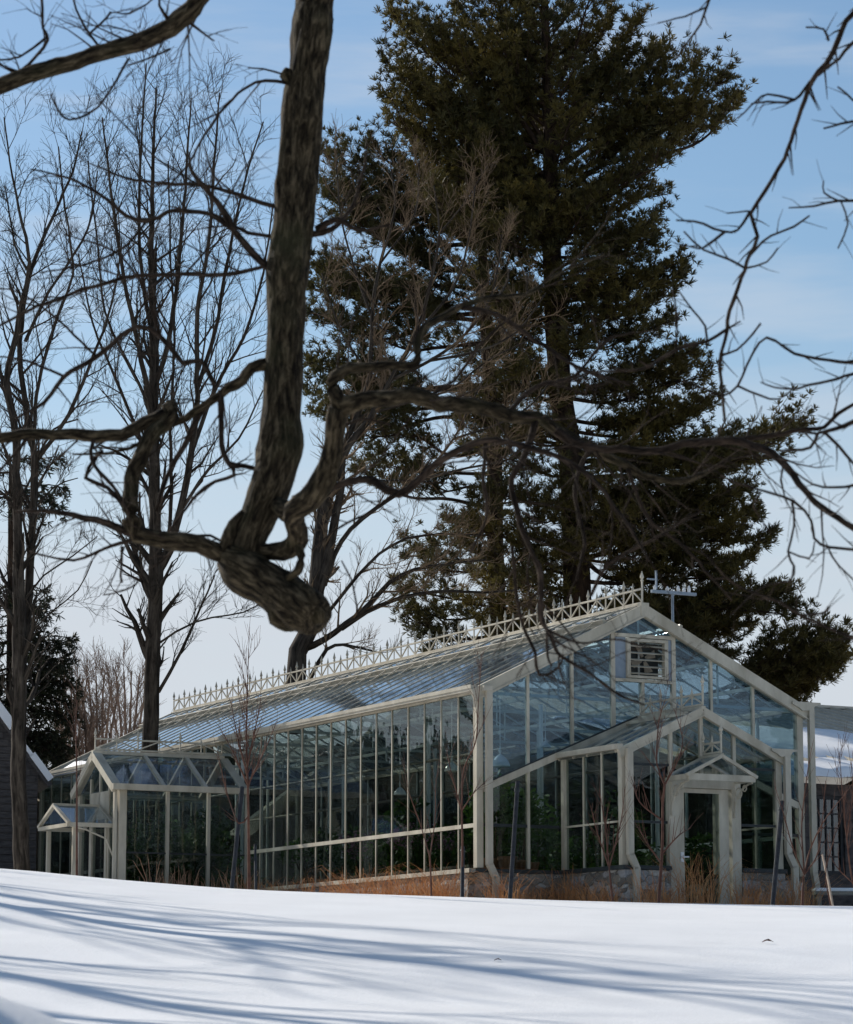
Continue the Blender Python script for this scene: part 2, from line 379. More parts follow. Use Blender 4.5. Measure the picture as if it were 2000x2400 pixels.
class Wood:
    """explicit limbs given by picture-plane control points with a depth that wanders, all in one tree"""
    def __init__(s, Y, seed=1, drift=0.05, step=0.12):
        s.Y = Y; s.S = []; s.lines = []; s.rs = random.Random(seed); s.drift = drift; s.step = step
    def limb(s, pts, w, dep=None, dirn=None, name=None, dmul=1.0):
        """pts: view-pixel points; w: widths (start,end) or one per point; the first point takes the depth of the wood nearest to it"""
        n = len(pts)
        if len(w) != n: w = np.linspace(w[0], w[-1], n)
        if dep is None:
            if s.S:
                A = np.array(s.S); i = np.argmin((A[:, 0] - pts[0][0]) ** 2 + (A[:, 1] - pts[0][1]) ** 2); y0 = A[i, 2]
            else: y0 = s.Y
            ys = [y0]; dr = dirn if dirn is not None else s.rs.choice((-1, 1)) * s.rs.uniform(.2, 1)
            for a, b in zip(pts[:-1], pts[1:]):
                L = math.hypot(b[0] - a[0], b[1] - a[1]) / .875 / F_PX * s.Y
                dr = max(-1.2, min(1.2, dr + s.rs.uniform(-.35, .35)))
                ys.append(ys[-1] + dr * L * s.drift * 10 * dmul)
        else: ys = list(dep)
        c = [V(a, b, y) for (a, b), y in zip(pts, ys)]
        r = [vr(q, y) for q, y in zip(w, ys)]
        p, rr = resample(c, r, s.step)
        for i in range(n - 1):
            for t in (0, .25, .5, .75):
                s.S.append((pts[i][0] * (1 - t) + pts[i + 1][0] * t, pts[i][1] * (1 - t) + pts[i + 1][1] * t, ys[i] * (1 - t) + ys[i + 1] * t))
        s.S.append((pts[-1][0], pts[-1][1], ys[-1]))
        s.lines.append((p, rr, name))
        return p, rr

def split_levels(lines):
    thick = [(p, r) for p, r, l in lines if r[0] > 0.02]
    thin = [(p, r) for p, r, l in lines if r[0] <= 0.02]
    return thick, thin

def rough_tube(name, lines, sides, mat, parent, amp=0.12, freq=6.0, off=(0, 0, 0)):
    """thick wood with lumps and fissures in its surface"""
    v, f = tubes_arrays([(p, r) for p, r in lines], sides); gr = GRAIN
    # centre of each ring for a radial push
    cen = v.reshape(-1, sides, 3).mean(axis=1, keepdims=True)
    rad = v.reshape(-1, sides, 3) - cen
    out = np.empty_like(rad)
    vv = v.reshape(-1, sides, 3)
    for i in range(vv.shape[0]):
        for k in range(sides):
            q = vv[i, k]
            a = mnoise.noise(Vector((q[0] * freq, q[1] * freq, q[2] * freq * .6)))
            b = mnoise.noise(Vector((q[0] * freq * 5, q[1] * freq * 5, q[2] * freq * 1.2 + 7)))
            out[i, k] = rad[i, k] * (1 + amp * a + amp * .6 * b)
    v = (cen + out).reshape(-1, 3)
    # caps
    caps = []
    idx = 0
    by = {}
    for p, r in lines: by.setdefault(len(p), []).append(1)
    for n, ls in by.items():
        for _ in ls:
            caps.append(list(range(idx, idx + sides))[::-1]); caps.append(list(range(idx + (n - 1) * sides, idx + n * sides))); idx += n * sides
    o = np_mesh(name, v, [f, np.array(caps)], mat, parent, smooth=True, off=off); set_grain(o, gr); return o

# ------------------------------------------------------------------ ground
CX = [(p - 1000) / F_PX * 50 for p in (-900, 0, 260, 550, 1086, 1540, 2000, 2900)]
CZ = [50 * (2406.5 - y) / F_PX for y in (2030, 2041, 2068, 2092, 2110, 2124, 2131, 2136)]
def crest(x): return np.interp(x, CX, CZ)
def ground(x, y):
    zc = 0.5 * crest(x) + 0.25 * (crest(x - .6) + crest(x + .6))
    ac = zc / 50.0; a0 = 0.001
    u = np.clip((50 - y) / 22.0, 0, 1)
    z = y * (a0 + (ac - a0) * (1 - u ** 2))
    sl_ = 28 * 2 * (ac - a0) / 22.0 + a0
    zn = 28 * a0 - 1.63 * (1 - np.exp(-sl_ * (28 - y) / 1.63))
    z = np.where(y > 28, z, zn)
    z = np.where(y > 50, zc + (2.15 - zc) * np.clip((y - 50) / 60, 0, 1), z)
    z = z + 1.36 * np.exp(-((x + 2.2) / 2.2) ** 2 - ((y - 10) / 2.0) ** 2)
    w = np.clip((47 - y) / 14, 0.12, 1)
    z = z + 0.022 * w * (np.sin(x * .55 + y * .31 + 1) + np.sin(x * .23 - y * .47)) + 0.012 * w * (np.sin(x * 1.7 + y * .9) + np.sin(y * 1.3 - x * .8 + 2))
    return z
def gz(x, y): return float(ground(np.array([x], float), np.array([y], float))[0])

ys = np.concatenate([np.arange(-6, 6, .4), np.arange(6, 54, .14), np.arange(54, 80, .8), np.array([84, 90, 100, 120, 150, 200, 300, 500, 900])])
xs = np.concatenate([-np.geomspace(700, 9, 30), np.arange(-8.5, 8.6, .16), np.geomspace(9, 700, 30)])
GX, GY = np.meshgrid(xs, ys)
GZ = ground(GX, GY)
nx, ny = len(xs), len(ys)
i = np.arange((ny - 1))[:, None] * nx + np.arange(nx - 1)[None, :]
q = np.stack([i, i + 1, i + 1 + nx, i + nx], -1).reshape(-1, 4)
g = np_mesh('snow_ground', np.stack([GX, GY, GZ], -1).reshape(-1, 3), q, M['snow'], smooth=True)
tag(g, 'smooth white snow slope streaked by long tree shadows', 'snow', kind='structure')

# a few small dead leaves lying on the snow
def ground_pixel(px, py):
    lo, hi = 12.0, 49.0
    for _ in range(40):
        m = (lo + hi) / 2; p = P(px, py, m)
        if p[2] > gz(p[0], m): hi = m       # ray above ground -> comes down nearer? ground rises with distance
        else: lo = m
    best = None
    for yy in np.arange(10, 50, .05):
        p = P(px, py, yy)
        if gz(p[0], yy) >= p[2]: return np.array([p[0], yy, gz(p[0], yy)])
    return P(px, py, 40)
for (px, py, lab, s) in ((1800, 2213, 'dark curled dead leaf on the snow at right', .07), (1167, 2255, 'small brown dead leaf on the snow near the middle', .04)):
    c = ground_pixel(px, py)
    b = MB()
    pts = [(-1, 0, .15), (-.5, .35, .5), (.2, .4, .7), (1, 0, .2), (.2, -.4, .6), (-.5, -.35, .4)]
    b.slab([(c[0] + a * s, c[1] + bb * s, c[2] + .01 + z * s) for a, bb, z in pts], (0, .2, 1), .006)
    tag(b.build('dead_leaf', M['bark_red']), lab, 'leaf', 'dead leaves on the snow')

# ------------------------------------------------------------------ greenhouse
SC = 1.2
O = np.array([0.8194 * SC, 57.6, 2.4742 * SC])
W, HE, HR, L, B, HM = 7.365, 3.357, 5.152, 23.56, 0.692, 0.80
SL = (HR - HE) / (W / 2)
cy_, sy_ = math.cos(YAW), math.sin(YAW)
def L2W(x, y, z): return np.array([O[0] + x * cy_ - y * sy_, O[1] + x * sy_ + y * cy_, O[2] + z])
PX0, PX1, PY, HPE, HPR = 1.844, 5.300, 2.245, 2.136, 2.943
WX, WY0, WY1, HWE, HWR = -2.993, 10.658, 12.986, 2.127, 2.923
ZB = -1.7      # foundations reach below the snow

gh = empty('greenhouse', tuple(O), YAW, 'long cream-framed Victorian glass greenhouse with iron roof cresting standing behind the snowy rise', 'greenhouse')

def part(mb, name, mat, parent=None, smooth=False):
    return mb.build(name, M[mat], parent or gh, smooth)

# stone base
b = MB()
b.box(0.02, PX0 - .02, -.10, .22, ZB, -.10); b.box(PX1 + .02, W, -.10, .22, ZB, -.10)      # gable base either side of the porch
b.box(-.10, .22, .24, WY0 - .02, ZB, -.10); b.box(-.10, .22, WY1 + .02, L - .22, ZB, -.10)
b.box(W - .24, W + .1, .24, L - .22, ZB, -.10); b.box(0, W, L - .2, L + .1, ZB, -.10)
part(b, 'stone_base', 'stone')
b = MB()
b.box(-.14, PX0 - .09, -.14, .1, -.096, -.03); b.box(PX1 + .09, W + .14, -.14, .1, -.096, -.03)
part(b, 'base_rail', 'darkrail')
b = MB()
b.box(-.15, .06, .1, WY0, -.094, -.012); b.box(-.15, .06, WY1, L, -.094, -.012)
b.box(W - .06, W + .15, .1, L, -.094, -.012); b.box(0, W, L, L + .1, -.094, -.012)
part(b, 'sill', 'frame')
b = MB(); b.box(.24, W - .26, .24, L - .25, -1.2, -.7); part(b, 'floor', 'soil')

# corner posts
for x0, y0 in ((0, 0), (W, 0), (0, L), (W, L)):
    b = MB(); b.box(x0 - .07, x0 + .07, y0 - .07, y0 + .07, -.01, HE); part(b, 'corner_post', 'frame')

# side walls: mullions and panes
def side_wall(X, y0, y1, inner=False):
    n = max(1, round((y1 - y0) / B)); st = (y1 - y0) / n
    for k in range(n + 1):
        y = y0 + st * k
        if k not in (0, n) or (k == 0 and y0 > 1):
            b = MB(); b.box(X - .018, X + .018, y - .015, y + .015, -.01, HM - .04); b.box(X - .018, X + .018, y - .015, y + .015, HM + .04, HE - .05)
            part(b, 'mullion', 'frame')
        if k < n:
            for nm_, za, zb in (('upper_pane', HM + .042, HE - .05), ('lower_pane', .0, HM - .042)):
                o4 = [random.uniform(-.006, .006) for _ in range(3)]; o4.append(o4[0] - o4[1] + o4[2])     # old panes never sit quite true
                b = MB(); b.slab([(X + o4[0], y + .017, za), (X + o4[1], y + st - .017, za), (X + o4[2], y + st - .017, zb), (X + o4[3], y + .017, zb)], (1, 0, 0), .008); part(b, nm_, 'glass')
    b = MB(); b.box(X - .03, X + .03, y0 + .02, y1 - .02, HM - .038, HM + .038); part(b, 'mid_rail', 'frame')
side_wall(0, .075, WY0 - .04); side_wall(0, WY1 + .04, L - .075)
def right_wall():
    X = W; st = (L - .15) / 17
    for k in range(17):
        y = .075 + st * k
        b = MB(); b.box(X - .004, X + .004, y + .02, y + st - .02, .0, HE - .05); part(b, 'far_side_pane', 'glass')
        if k:
            b = MB(); b.box(X - .03, X + .03, y - .018, y + .018, -.01, HE - .05); part(b, 'far_side_mullion', 'inner')
    b = MB(); b.box(X - .035, X + .035, .075, L - .075, HM - .04, HM + .04); part(b, 'mid_rail', 'inner')
right_wall()
# wall plate over the wing opening, eave plates and gutters
b = MB(); b.box(-.05, .05, .075, L - .075, HE - .05, HE + .02); b.box(W - .05, W + .05, .075, L - .075, HE - .05, HE + .02); part(b, 'eave_plate', 'frame')
b = MB()
b.box(-.20, -.055, -.10, L + .1, HE - .02, HE + .085); b.box(-.215, -.20, -.10, L + .1, HE + .03, HE + .10)
part(b, 'gutter', 'gutter')
b = MB(); b.box(W + .055, W + .20, -.02, L + .1, HE - .02, HE + .085)
part(b, 'gutter', 'gutter')
# flared gutter end at the right corner
def gutter_end(x, y, z, s=1.0, name='gutter_end', parent=None):
    b = MB(); prof = [(-.26, .10), (.42, .10), (.42, .06), (.30, .04), (.22, -.06), (-.02, -.08), (-.10, -.02), (-.26, .05)]
    b.slab([(x + a * s, y, z + c * s) for a, c in prof], (0, 1, 0), .05); return part(b, name, 'gutter', parent)
gutter_end(W + .02, -.16, HE + .03)

# gable (front) and far gable
GX_ = [0, 1.08, 2.07, 3.0, 4.4, 5.28, 6.27, W]
def roofz(x): return HE + SL * min(x, W - x)
def diag(x):           # sloping beams that carry on from the porch roof down to the main corners
    xm = (PX0 + PX1) / 2
    return 2.955 - .42 * abs(x - xm)
def gable_mullions():
    for x in GX_[1:-1]:
        wd = .045 if x in (3.0, 4.4) else .028
        z0 = -.01 if (x < PX0 or x > PX1) else HPR - .42 * abs(x - (PX0 + PX1) / 2)
        b = MB(); b.box(x - wd, x + wd, -.04, .04, z0, roofz(x) - .10); part(b, 'gable_mullion', 'frame')
    x = W / 2; b = MB(); b.box(x - .03, x + .03, -.04, .04, 2.97, 3.74); part(b, 'gable_mullion', 'frame')
gable_mullions()
def gable_pane(x0, x1, z0f, z1f, mat, y=0, kk=None):
    xs_ = [x0 + .03, x1 - .03]; xm = W / 2
    top = [x0 + .03] + ([xm] if x0 < xm - .05 < x1 - .1 and kk is None else []) + [x1 - .03]
    t1, t2 = random.uniform(-.008, .008), random.uniform(-.006, .006)
    pts = [(x, y + t1 * (x - x0), z0f(x)) for x in xs_] + [(x, y + t1 * (x - x0) + t2 * (z1f(x) - z0f(x)), z1f(x)) for x in reversed(top)]
    b = MB(); b.slab(pts, (0, 1, 0), .008); return part(b, 'gable_pane', mat)
rz = lambda x: roofz(x) - .10
for a, c in zip(GX_[:-1], GX_[1:]):
    if (a, c) == (3.0, 4.4):
        gable_pane(a, W / 2, lambda x: diag(x) + .05, lambda x: 3.74, 'glass_gable'); gable_pane(W / 2, c, lambda x: diag(x) + .05, lambda x: 3.74, 'glass_gable')
        gable_pane(a, c, lambda x: 4.62, rz, 'glass_gable')
    else:
        gable_pane(a, c, lambda x: diag(x) + .05, rz, 'glass_gable')
        if c <= PX0 + .3 or a >= PX1 - .2:
            lo = lambda x: HM + .04; hi = lambda x: diag(x) - .06
            gable_pane(a, min(c, PX0 + .0) if c <= PX0 + .3 else c, lo, hi, 'glass'); gable_pane(a, min(c, PX0) if c <= PX0 + .3 else c, lambda x: 0.0, lambda x: HM - .03, 'glass')
b = MB(); b.box(.075, PX0 - .09, -.03, .03, HM - .025, HM + .035); b.box(PX1 + .09, W - .075, -.03, .03, HM - .025, HM + .035); part(b, 'gable_mid_rail', 'darkrail')
xm = (PX0 + PX1) / 2
for sgn, xe in ((-1, .07), (1, W - .07)):
    b = MB(); b.beam((xe, -.03, diag(xe)), (xm + sgn * .05, -.03, diag(xm + sgn * .05)), .10, .13, (0, 0, 1)); part(b, 'sloping_beam', 'frame')
    b = MB(); b.beam((xe, -.05, diag(xe) + .085), (xm + sgn * .05, -.05, diag(xm + sgn * .05) + .085), .05, .03, (0, 0, 1)); part(b, 'beam_seal', 'darkrail')
# rakes
for y, s in ((-.09, 1), (L + .06, 0)):
    for sg in (-1, 1):
        xe = W / 2 + sg * (W / 2 + .16)
        ze = HE - SL * .16
        b = MB(); b.beam((xe, y, ze - .03), (W / 2, y, HR - .03), .09, .24, (0, 0, 1)); part(b, 'rake_board', 'frame')
        b = MB(); b.beam((xe, y - .055, ze - .135), (W / 2, y - .055, HR - .135), .03, .03, (0, 0, 1)); part(b, 'rake_bead', 'frame')
b = MB(); b.box(W / 2 - .09, W / 2 + .09, -.15, -.02, HR - .14, HR + .12); part(b, 'apex_block', 'frame')
# far gable
for k in range(9):
    x = W * k / 8
    if 0 < k < 8:
        b = MB(); b.box(x - .025, x + .025, L - .03, L + .03, 0, roofz(x) - .08); part(b, 'rear_mullion', 'inner')
    if k < 8:
        b = MB(); b.slab([(x + .03, L, 0), (x + W / 8 - .03, L, 0), (x + W / 8 - .03, L, roofz(x + W / 8 - .03) - .09), (x + .03, L, roofz(x + .03) - .09)], (0, 1, 0), .008); part(b, 'rear_pane', 'glass')

# louvred vent with its fan in the gable
vx0, vx1, vz0, vz1 = 3.045, 4.355, 3.76, 4.60
b = MB()
b.box(vx0, vx1, -.06, .03, vz1 - .02, vz1 + .05); b.box(vx0, vx1, -.06, .03, vz0 - .06, vz0 + .0)
louv = part(b, 'louvre_vent', 'frame')
b = MB(); b.box(vx0, 3.30, -.02, .02, vz0, vz1 - .02); part(b, 'blue_panel', 'paleblue', louv)
b = MB(); b.box(4.26, vx1, -.02, .02, vz0, vz1 - .02); part(b, 'blue_panel', 'paleblue', louv)
b = MB(); b.box(3.30, 3.38, -.08, .03, vz0 + .02, vz1 - .04); b.box(4.17, 4.25, -.08, .03, vz0 + .02, vz1 - .04); b.box(3.38, 4.17, -.08, .03, vz1 - .1, vz1 - .04); b.box(3.38, 4.17, -.08, .03, vz0 + .02, vz0 + .07)
part(b, 'louvre_frame', 'frame', louv)
b = MB(); b.box(3.38, 4.17, .18, .22, vz0 + .07, vz1 - .1); part(b, 'dark_backing', 'darkrail', louv)  # dark sheet standing in for the shade inside the vent opening
for k in range(5):
    z = vz0 + .12 + k * .135
    b = MB(); b.beam((3.38, -.03, z), (4.17, -.03, z), .07, .012, (0, -.5, 1)); part(b, 'louvre_slat', 'frame', louv)
for k in range(4):
    a = k * math.pi / 2 + .5; cx, cz = 3.78, 4.18
    b = MB(); d = np.array([math.cos(a), math.sin(a)]); e = np.array([-d[1], d[0]])
    pts = [(cx + d[0] * r_ + e[0] * w_, .10 + dy_, cz + d[1] * r_ + e[1] * w_) for r_, w_, dy_ in ((.05, -.03, 0), (.28, -.10, .03), (.30, .06, -.03), (.05, .03, 0))]
    b.slab(pts, (0, 1, 0), .012); part(b, 'fan_blade', 'bench', louv)

# roof glass, rafters, purlins, ridge vent
NB = 34; st = L / NB
for side in (0, 1):
    def rp(x, y, dz=0):
        X = x if side == 0 else W - x
        return (X, y, HE + SL * x + dz + .03)
    nrm = (-SL if side == 0 else SL, 0, 1)
    xe0, xe1 = -.10, 2.86
    for k in range(NB + 1):
        y = k * st if k < NB else L
        b = MB(); b.beam(rp(xe0, y, .0), rp(W / 2 - .03, y, .0), .026, .034, (nrm[0], 0, 1)); part(b, 'rafter', 'frame' if side == 0 else 'inner')
        if k < NB:
            pts = [rp(xe0, y + .02), rp(xe0, y + st - .02), rp(xe1, y + st - .02), rp(xe1, y + .02)]
            if side: pts = pts[::-1]
            b = MB(); b.slab(pts, nrm, .008); part(b, 'roof_pane', 'glass_roof')
    # ridge vent: long hinged sashes standing a little proud
    for k in range(8):
        ya, yb = L * k / 8 + .02, L * (k + 1) / 8 - .02
        b = MB(); p4 = [rp(2.84, ya, .08), rp(2.84, yb, .08), rp(W / 2 - .05, yb, .06), rp(W / 2 - .05, ya, .06)]
        for a_, b_ in ((0, 1), (2, 3), (1, 2), (3, 0)): b.beam(p4[a_], p4[b_], .05, .045, (nrm[0], 0, 1))
        vs = part(b, 'ridge_sash', 'frame')
        for f_ in (.25, .5, .75):
            yy = ya + (yb - ya) * f_
            b = MB(); b.beam(rp(2.88, yy, .08), rp(W / 2 - .09, yy, .06), .03, .035, (nrm[0], 0, 1)); part(b, 'sash_bar', 'frame', vs)
        b = MB(); b.slab(p4 if not side else p4[::-1], nrm, .008); part(b, 'sash_glass', 'glass_roof', vs)
    b = MB(); b.beam(rp(2.80, -.05, .10), rp(2.80, L + .18, .10), .07, .10, (nrm[0], 0, 1)); part(b, 'vent_bar', 'frame')
    b = MB(); b.beam(rp(2.70, .0, .055), rp(2.70, L + .05, .055), .03, .03, (nrm[0], 0, 1)); part(b, 'vent_rod', 'frame')
    for k in range(NB):
        y = (k + .5) * st
        b = MB(); b.beam(rp(2.44, y, .05), rp(2.82, y, .13), .02, .02); b.beam(rp(2.44, y, .05), rp(2.44, y + .12, .05), .02, .02); part(b, 'vent_bracket', 'frame')
    for xx in (.95, 1.9, 2.75):
        b = MB(); b.beam(rp(xx, .05, -.10), rp(xx, L - .05, -.10), .05, .07); part(b, 'purlin', 'inner')
b = MB(); b.beam((W / 2, -.05, HR + .06), (W / 2, L + .05, HR + .06), .12, .09); part(b, 'ridge_cap', 'frame')
b = MB()
for k in range(9):
    y = L * k / 8 if 0 < k < 8 else (.12 if k == 0 else L - .12)
    b.beam((.05, y, HE - .02), (W - .05, y, HE - .02), .04, .06)
    b.beam((W * .25, y, HE), (W * .25, y, HE + SL * W * .25 - .1), .03, .03); b.beam((W * .75, y, HE), (W * .75, y, HE + SL * W * .25 - .1), .03, .03)
    b.beam((W / 2, y, HE), (W / 2, y, HR - .1), .025, .025)
part(b, 'roof_truss', 'inner')
for x in (2.3, 5.0):
    for k in range(5):
        b = MB(); b.tube([(x, 1.6 + k * 4.8, -.7), (x, 1.6 + k * 4.8, HE)], .045); part(b, 'inner_column', 'white')
for x, z in ((1.0, 2.35), (5.6, 2.4)):
    b = MB(); b.tube([(x, .3, z), (x, L - .3, z)], .03, 6); part(b, 'heating_pipe', 'bench')

# cresting along a ridge
def cresting(name, x0, y0, x1, y1, z, n, h=.30, parent=None, big_end=True, s=1.0):
    """n half bays between two ends"""
    a = np.array([x0, y0, z]); c = np.array([x1, y1, z]); b = MB()
    up = np.array([0, 0, 1.])
    b.beam(a + up * .035 * s, c + up * .035 * s, .036, .036); b.beam(a + up * h, c + up * h, .036, .036)
    for k in range(n):
        p = a + (c - a) * k / n; q_ = a + (c - a) * (k + 1) / n
        if k % 2 == 0: b.beam(p + up * .05, q_ + up * (h - .01), .024, .024)
        else: b.beam(p + up * (h - .01), q_ + up * .05, .024, .024)
    cr = b.build(name, M['frame'], parent)
    def spear(p, top, r):
        bb = MB(); bb.beam(p + up * .02, p + up * (top - .16), r * .9, r * .9, (0, 1, 0))
        zc = top - .20
        bb.lathe([(.012, 0), (r * 1.1, .02), (r * .6, .05), (r * 1.35, .09), (r * .7, .15), (.003, .22)], (p[0], p[1], p[2] + zc), 8)
        return bb.build('finial', M['frame'], cr)
    for k in range(n + 1):
        p = a + (c - a) * k / n
        if big_end and k == 0: spear(p, h + .34 * s, .032)
        elif k % 2 == 0: spear(p, h + .22 * s, .028)
        else: spear(p, h + .13 * s, .021)
    return cr
cresting('ridge_cresting', W / 2, -.04, W / 2, L, HR + .10, 68, .31, gh)

# downspouts
def downspout(x, y, ztop, zkick, kick=.16, zb=-1.55, w=.12, parent=None, kd=(1, 0)):
    b = MB(); b.beam((x, y, ztop), (x, y, zkick), w, w * .8, (0, 1, 0))
    kx, ky = x + kick * kd[0], y + kick * kd[1]
    b.beam((x, y, zkick + .02), (kx, ky, zkick - .24), w, w * .8, (0, 1, 0)); b.beam((kx, ky, zkick - .22), (kx, ky, zb), w, w * .8, (0, 1, 0))
    return part(b, 'downspout', 'gutter', parent)
downspout(.135, -.18, HE + .02, .04, .14)
downspout(W + .22, -.14, HE, .05, .05)
b = MB(); b.beam((.0, -.19, HE + .03), (.19, -.19, HE + .03), .10, .10, (0, 0, 1)); part(b, 'gutter_elbow', 'gutter')

# ---- front porch
b = MB()
b.box(PX0 - .05, PX0 + .06, -PY, -.105, ZB, -.10); b.box(PX0 - .06, 2.80, -PY - .12, -PY + .12, ZB, -.102)
porch = empty('front_porch', (0, 0, 0)); porch.parent = gh
part(b, 'stone_base', 'stone', porch)
b = MB(); b.box(4.40, PX1 + .06, -PY - .12, -PY + .12, ZB, -.102); b.box(PX1 - .06, PX1 + .05, -PY, -.105, ZB, -.10); part(b, 'stone_base', 'stone', porch)
b = MB()
b.box(PX0 - .10, PX0 + .08, -PY - .15, -.14, -.096, -.02); b.box(PX0 + .09, 2.80, -PY - .16, -PY + .1, -.096, -.02); b.box(4.40, PX1 - .08, -PY - .16, -PY + .1, -.096, -.02); b.box(PX1 - .07, PX1 + .1, -PY - .15, -.14, -.096, -.02)
part(b, 'base_rail', 'darkrail', porch)
for x, y, w in ((PX0, -PY, .065), (PX1, -PY, .065), (PX0, -.10, .055), (PX1, -.10, .05)):
    b = MB(); b.box(x - w, x + w, y - w, y + w, -.018, HPE); part(b, 'porch_post', 'frame', porch)
for x in (PX0, PX1):
    for k in range(3):
        y0_ = -.15 - (PY - .22) / 3 * k; y1_ = -.15 - (PY - .22) / 3 * (k + 1)
        if k:
            b = MB(); b.box(x - .022, x + .022, y0_ - .02, y0_ + .02, -.018, HPE - .04); part(b, 'porch_mullion', 'frame', porch)
        b = MB(); b.box(x - .004, x + .004, y1_ + .022, y0_ - .022, 0, HM - .02); b.box(x - .004, x + .004, y1_ + .022, y0_ - .022, HM + .02, HPE - .04); part(b, 'porch_side_pane', 'glass', porch)
    b = MB(); b.box(x - .018, x + .018, -PY + .07, -.16, HM - .018, HM + .018); part(b, 'porch_side_rail', 'frame', porch)
    b = MB(); s_ = -1 if x == PX0 else 1
    b.box(x - .06, x + .06, -PY + .07, -.05, HPE - .038, HPE + .03)
    xa, xb = sorted((x + s_ * .06, x + s_ * .19)); b.box(xa, xb, -PY - .12, -.05, HPE - .01, HPE + .09)
    part(b, 'porch_gutter', 'gutter', porch)
gutter_end(PX1 + .0, -PY - .16, HPE + .05, .85, 'gutter_end', porch)
sp = (HPR - HPE) / ((PX1 - PX0) / 2)
def pz(x): return HPE + sp * min(x - PX0, PX1 - x)
for x in (2.89, 3.572, 4.31):
    b = MB(); b.box(x - .035, x + .035, -PY - .035, -PY + .035, 1.66, pz(x) - .10); part(b, 'porch_gable_mullion', 'frame', porch)
edges = [PX0, 2.89, 3.572, 4.31, PX1]
for a, c in zip(edges[:-1], edges[1:]):
    b = MB(); b.slab([(a + .05, -PY, 1.90), (c - .05, -PY, 1.90), (c - .05, -PY, pz(c - .05) - .09), (a + .05, -PY, pz(a + .05) - .09)], (0, 1, 0), .008); part(b, 'porch_gable_pane', 'glass', porch)
for a, c in ((PX0, 2.84), (4.37, PX1)):
    for z0_, z1_ in ((0, HM - .03), (HM + .03, 1.85)):
        b = MB(); b.box(a + .07, c - .06, -PY - .004, -PY + .004, z0_, z1_); part(b, 'porch_front_pane', 'glass', porch)
for z in (HM, 1.875):
    for xa, xb in ((PX0 + .068, 2.84), (4.37, PX1 - .068)):
        b = MB(); b.box(xa, xb, -PY - .025, -PY + .025, z - .025, z + .022); part(b, 'porch_front_rail', 'darkrail', porch)
for sg in (-1, 1):
    xc = (PX0 + PX1) / 2; xe = xc + sg * ((PX1 - PX0) / 2 + .13)
    b = MB(); b.beam((xe, -PY - .08, HPE - .09), (xc, -PY - .08, HPR - .03), .09, .17); part(b, 'porch_rake', 'frame', porch)
    b = MB(); b.beam((xe, -PY - .13, HPE - .165), (xc, -PY - .13, HPR - .105), .02, .025); part(b, 'porch_rake_bead', 'frame', porch)
    for k in range(5):
        y = -PY + .05 + k * (PY - .15) / 4
        b = MB(); b.beam((xe, y, HPE - sp * .10), (xc + sg * .03, y, HPR - .01), .03, .045); part(b, 'porch_rafter', 'frame', porch)
        if k < 4:
            y2 = y + (PY - .15) / 4
            pts = [(xe, y + .02, HPE - sp * .10), (xe, y2 - .02, HPE - sp * .10), (xc + sg * .03, y2 - .02, HPR - .01), (xc + sg * .03, y + .02, HPR - .01)]
            b = MB(); b.slab(pts, (sg * sp, 0, 1), .008); part(b, 'porch_roof_pane', 'glass_roof', porch)
    b = MB(); b.beam((xc + sg * .30, -PY - .02, pz(xc - .3) + .07), (xc + sg * .30, -.05, pz(xc - .3) + .07), .05, .06); part(b, 'porch_vent_bar', 'frame', porch)
b = MB(); b.beam(((PX0 + PX1) / 2, -PY - .13, HPR + .04), ((PX0 + PX1) / 2, -.05, HPR + .04), .09, .07); part(b, 'porch_ridge_cap', 'frame', porch)
cresting('porch_cresting', (PX0 + PX1) / 2, -PY - .10, (PX0 + PX1) / 2, -.1, HPR + .07, 6, .24, gh)
downspout(PX0 - .12 + .16, -PY - .17, HPE, .16, .13)
downspout(PX1 + .12, -PY - .16, HPE, .26, .14)
# door and its surround
b = MB()
b.box(2.80, 3.02, -PY - .09, -PY + .06, ZB, 1.64); b.box(4.20, 4.40, -PY - .09, -PY + .06, ZB, 1.64); b.box(3.02, 4.20, -PY - .09, -PY + .06, 1.46, 1.64)
part(b, 'door_frame', 'frame')
b = MB()
b.box(3.03, 3.15, -PY - .05, -PY, -1.0, 1.45); b.box(3.94, 4.15, -PY - .05, -PY, -1.0, 1.45); b.box(3.15, 3.94, -PY - .05, -PY, 1.37, 1.45); b.box(3.15, 3.94, -PY - .05, -PY, -1.0, -.68)
door = part(b, 'door', 'frame')
b = MB(); b.box(3.152, 3.938, -PY - .03, -PY - .02, -.678, 1.368); part(b, 'door_glass', 'glass', door)
b = MB(); b.box(3.055, 3.125, -PY - .066, -PY - .052, .07, .25); b.tube([(3.09, -PY - .09, .16), (3.22, -PY - .09, .165)], .014); b.lathe([(.03, -.02), (.035, 0), (.03, .02)], (3.09, -PY - .08, .16), 8)
part(b, 'door_handle', 'white', door)
b = MB(); b.box(2.80, 4.40, -PY - .5, -PY - .1, -1.3, -1.02); part(b, 'door_step', 'stone')
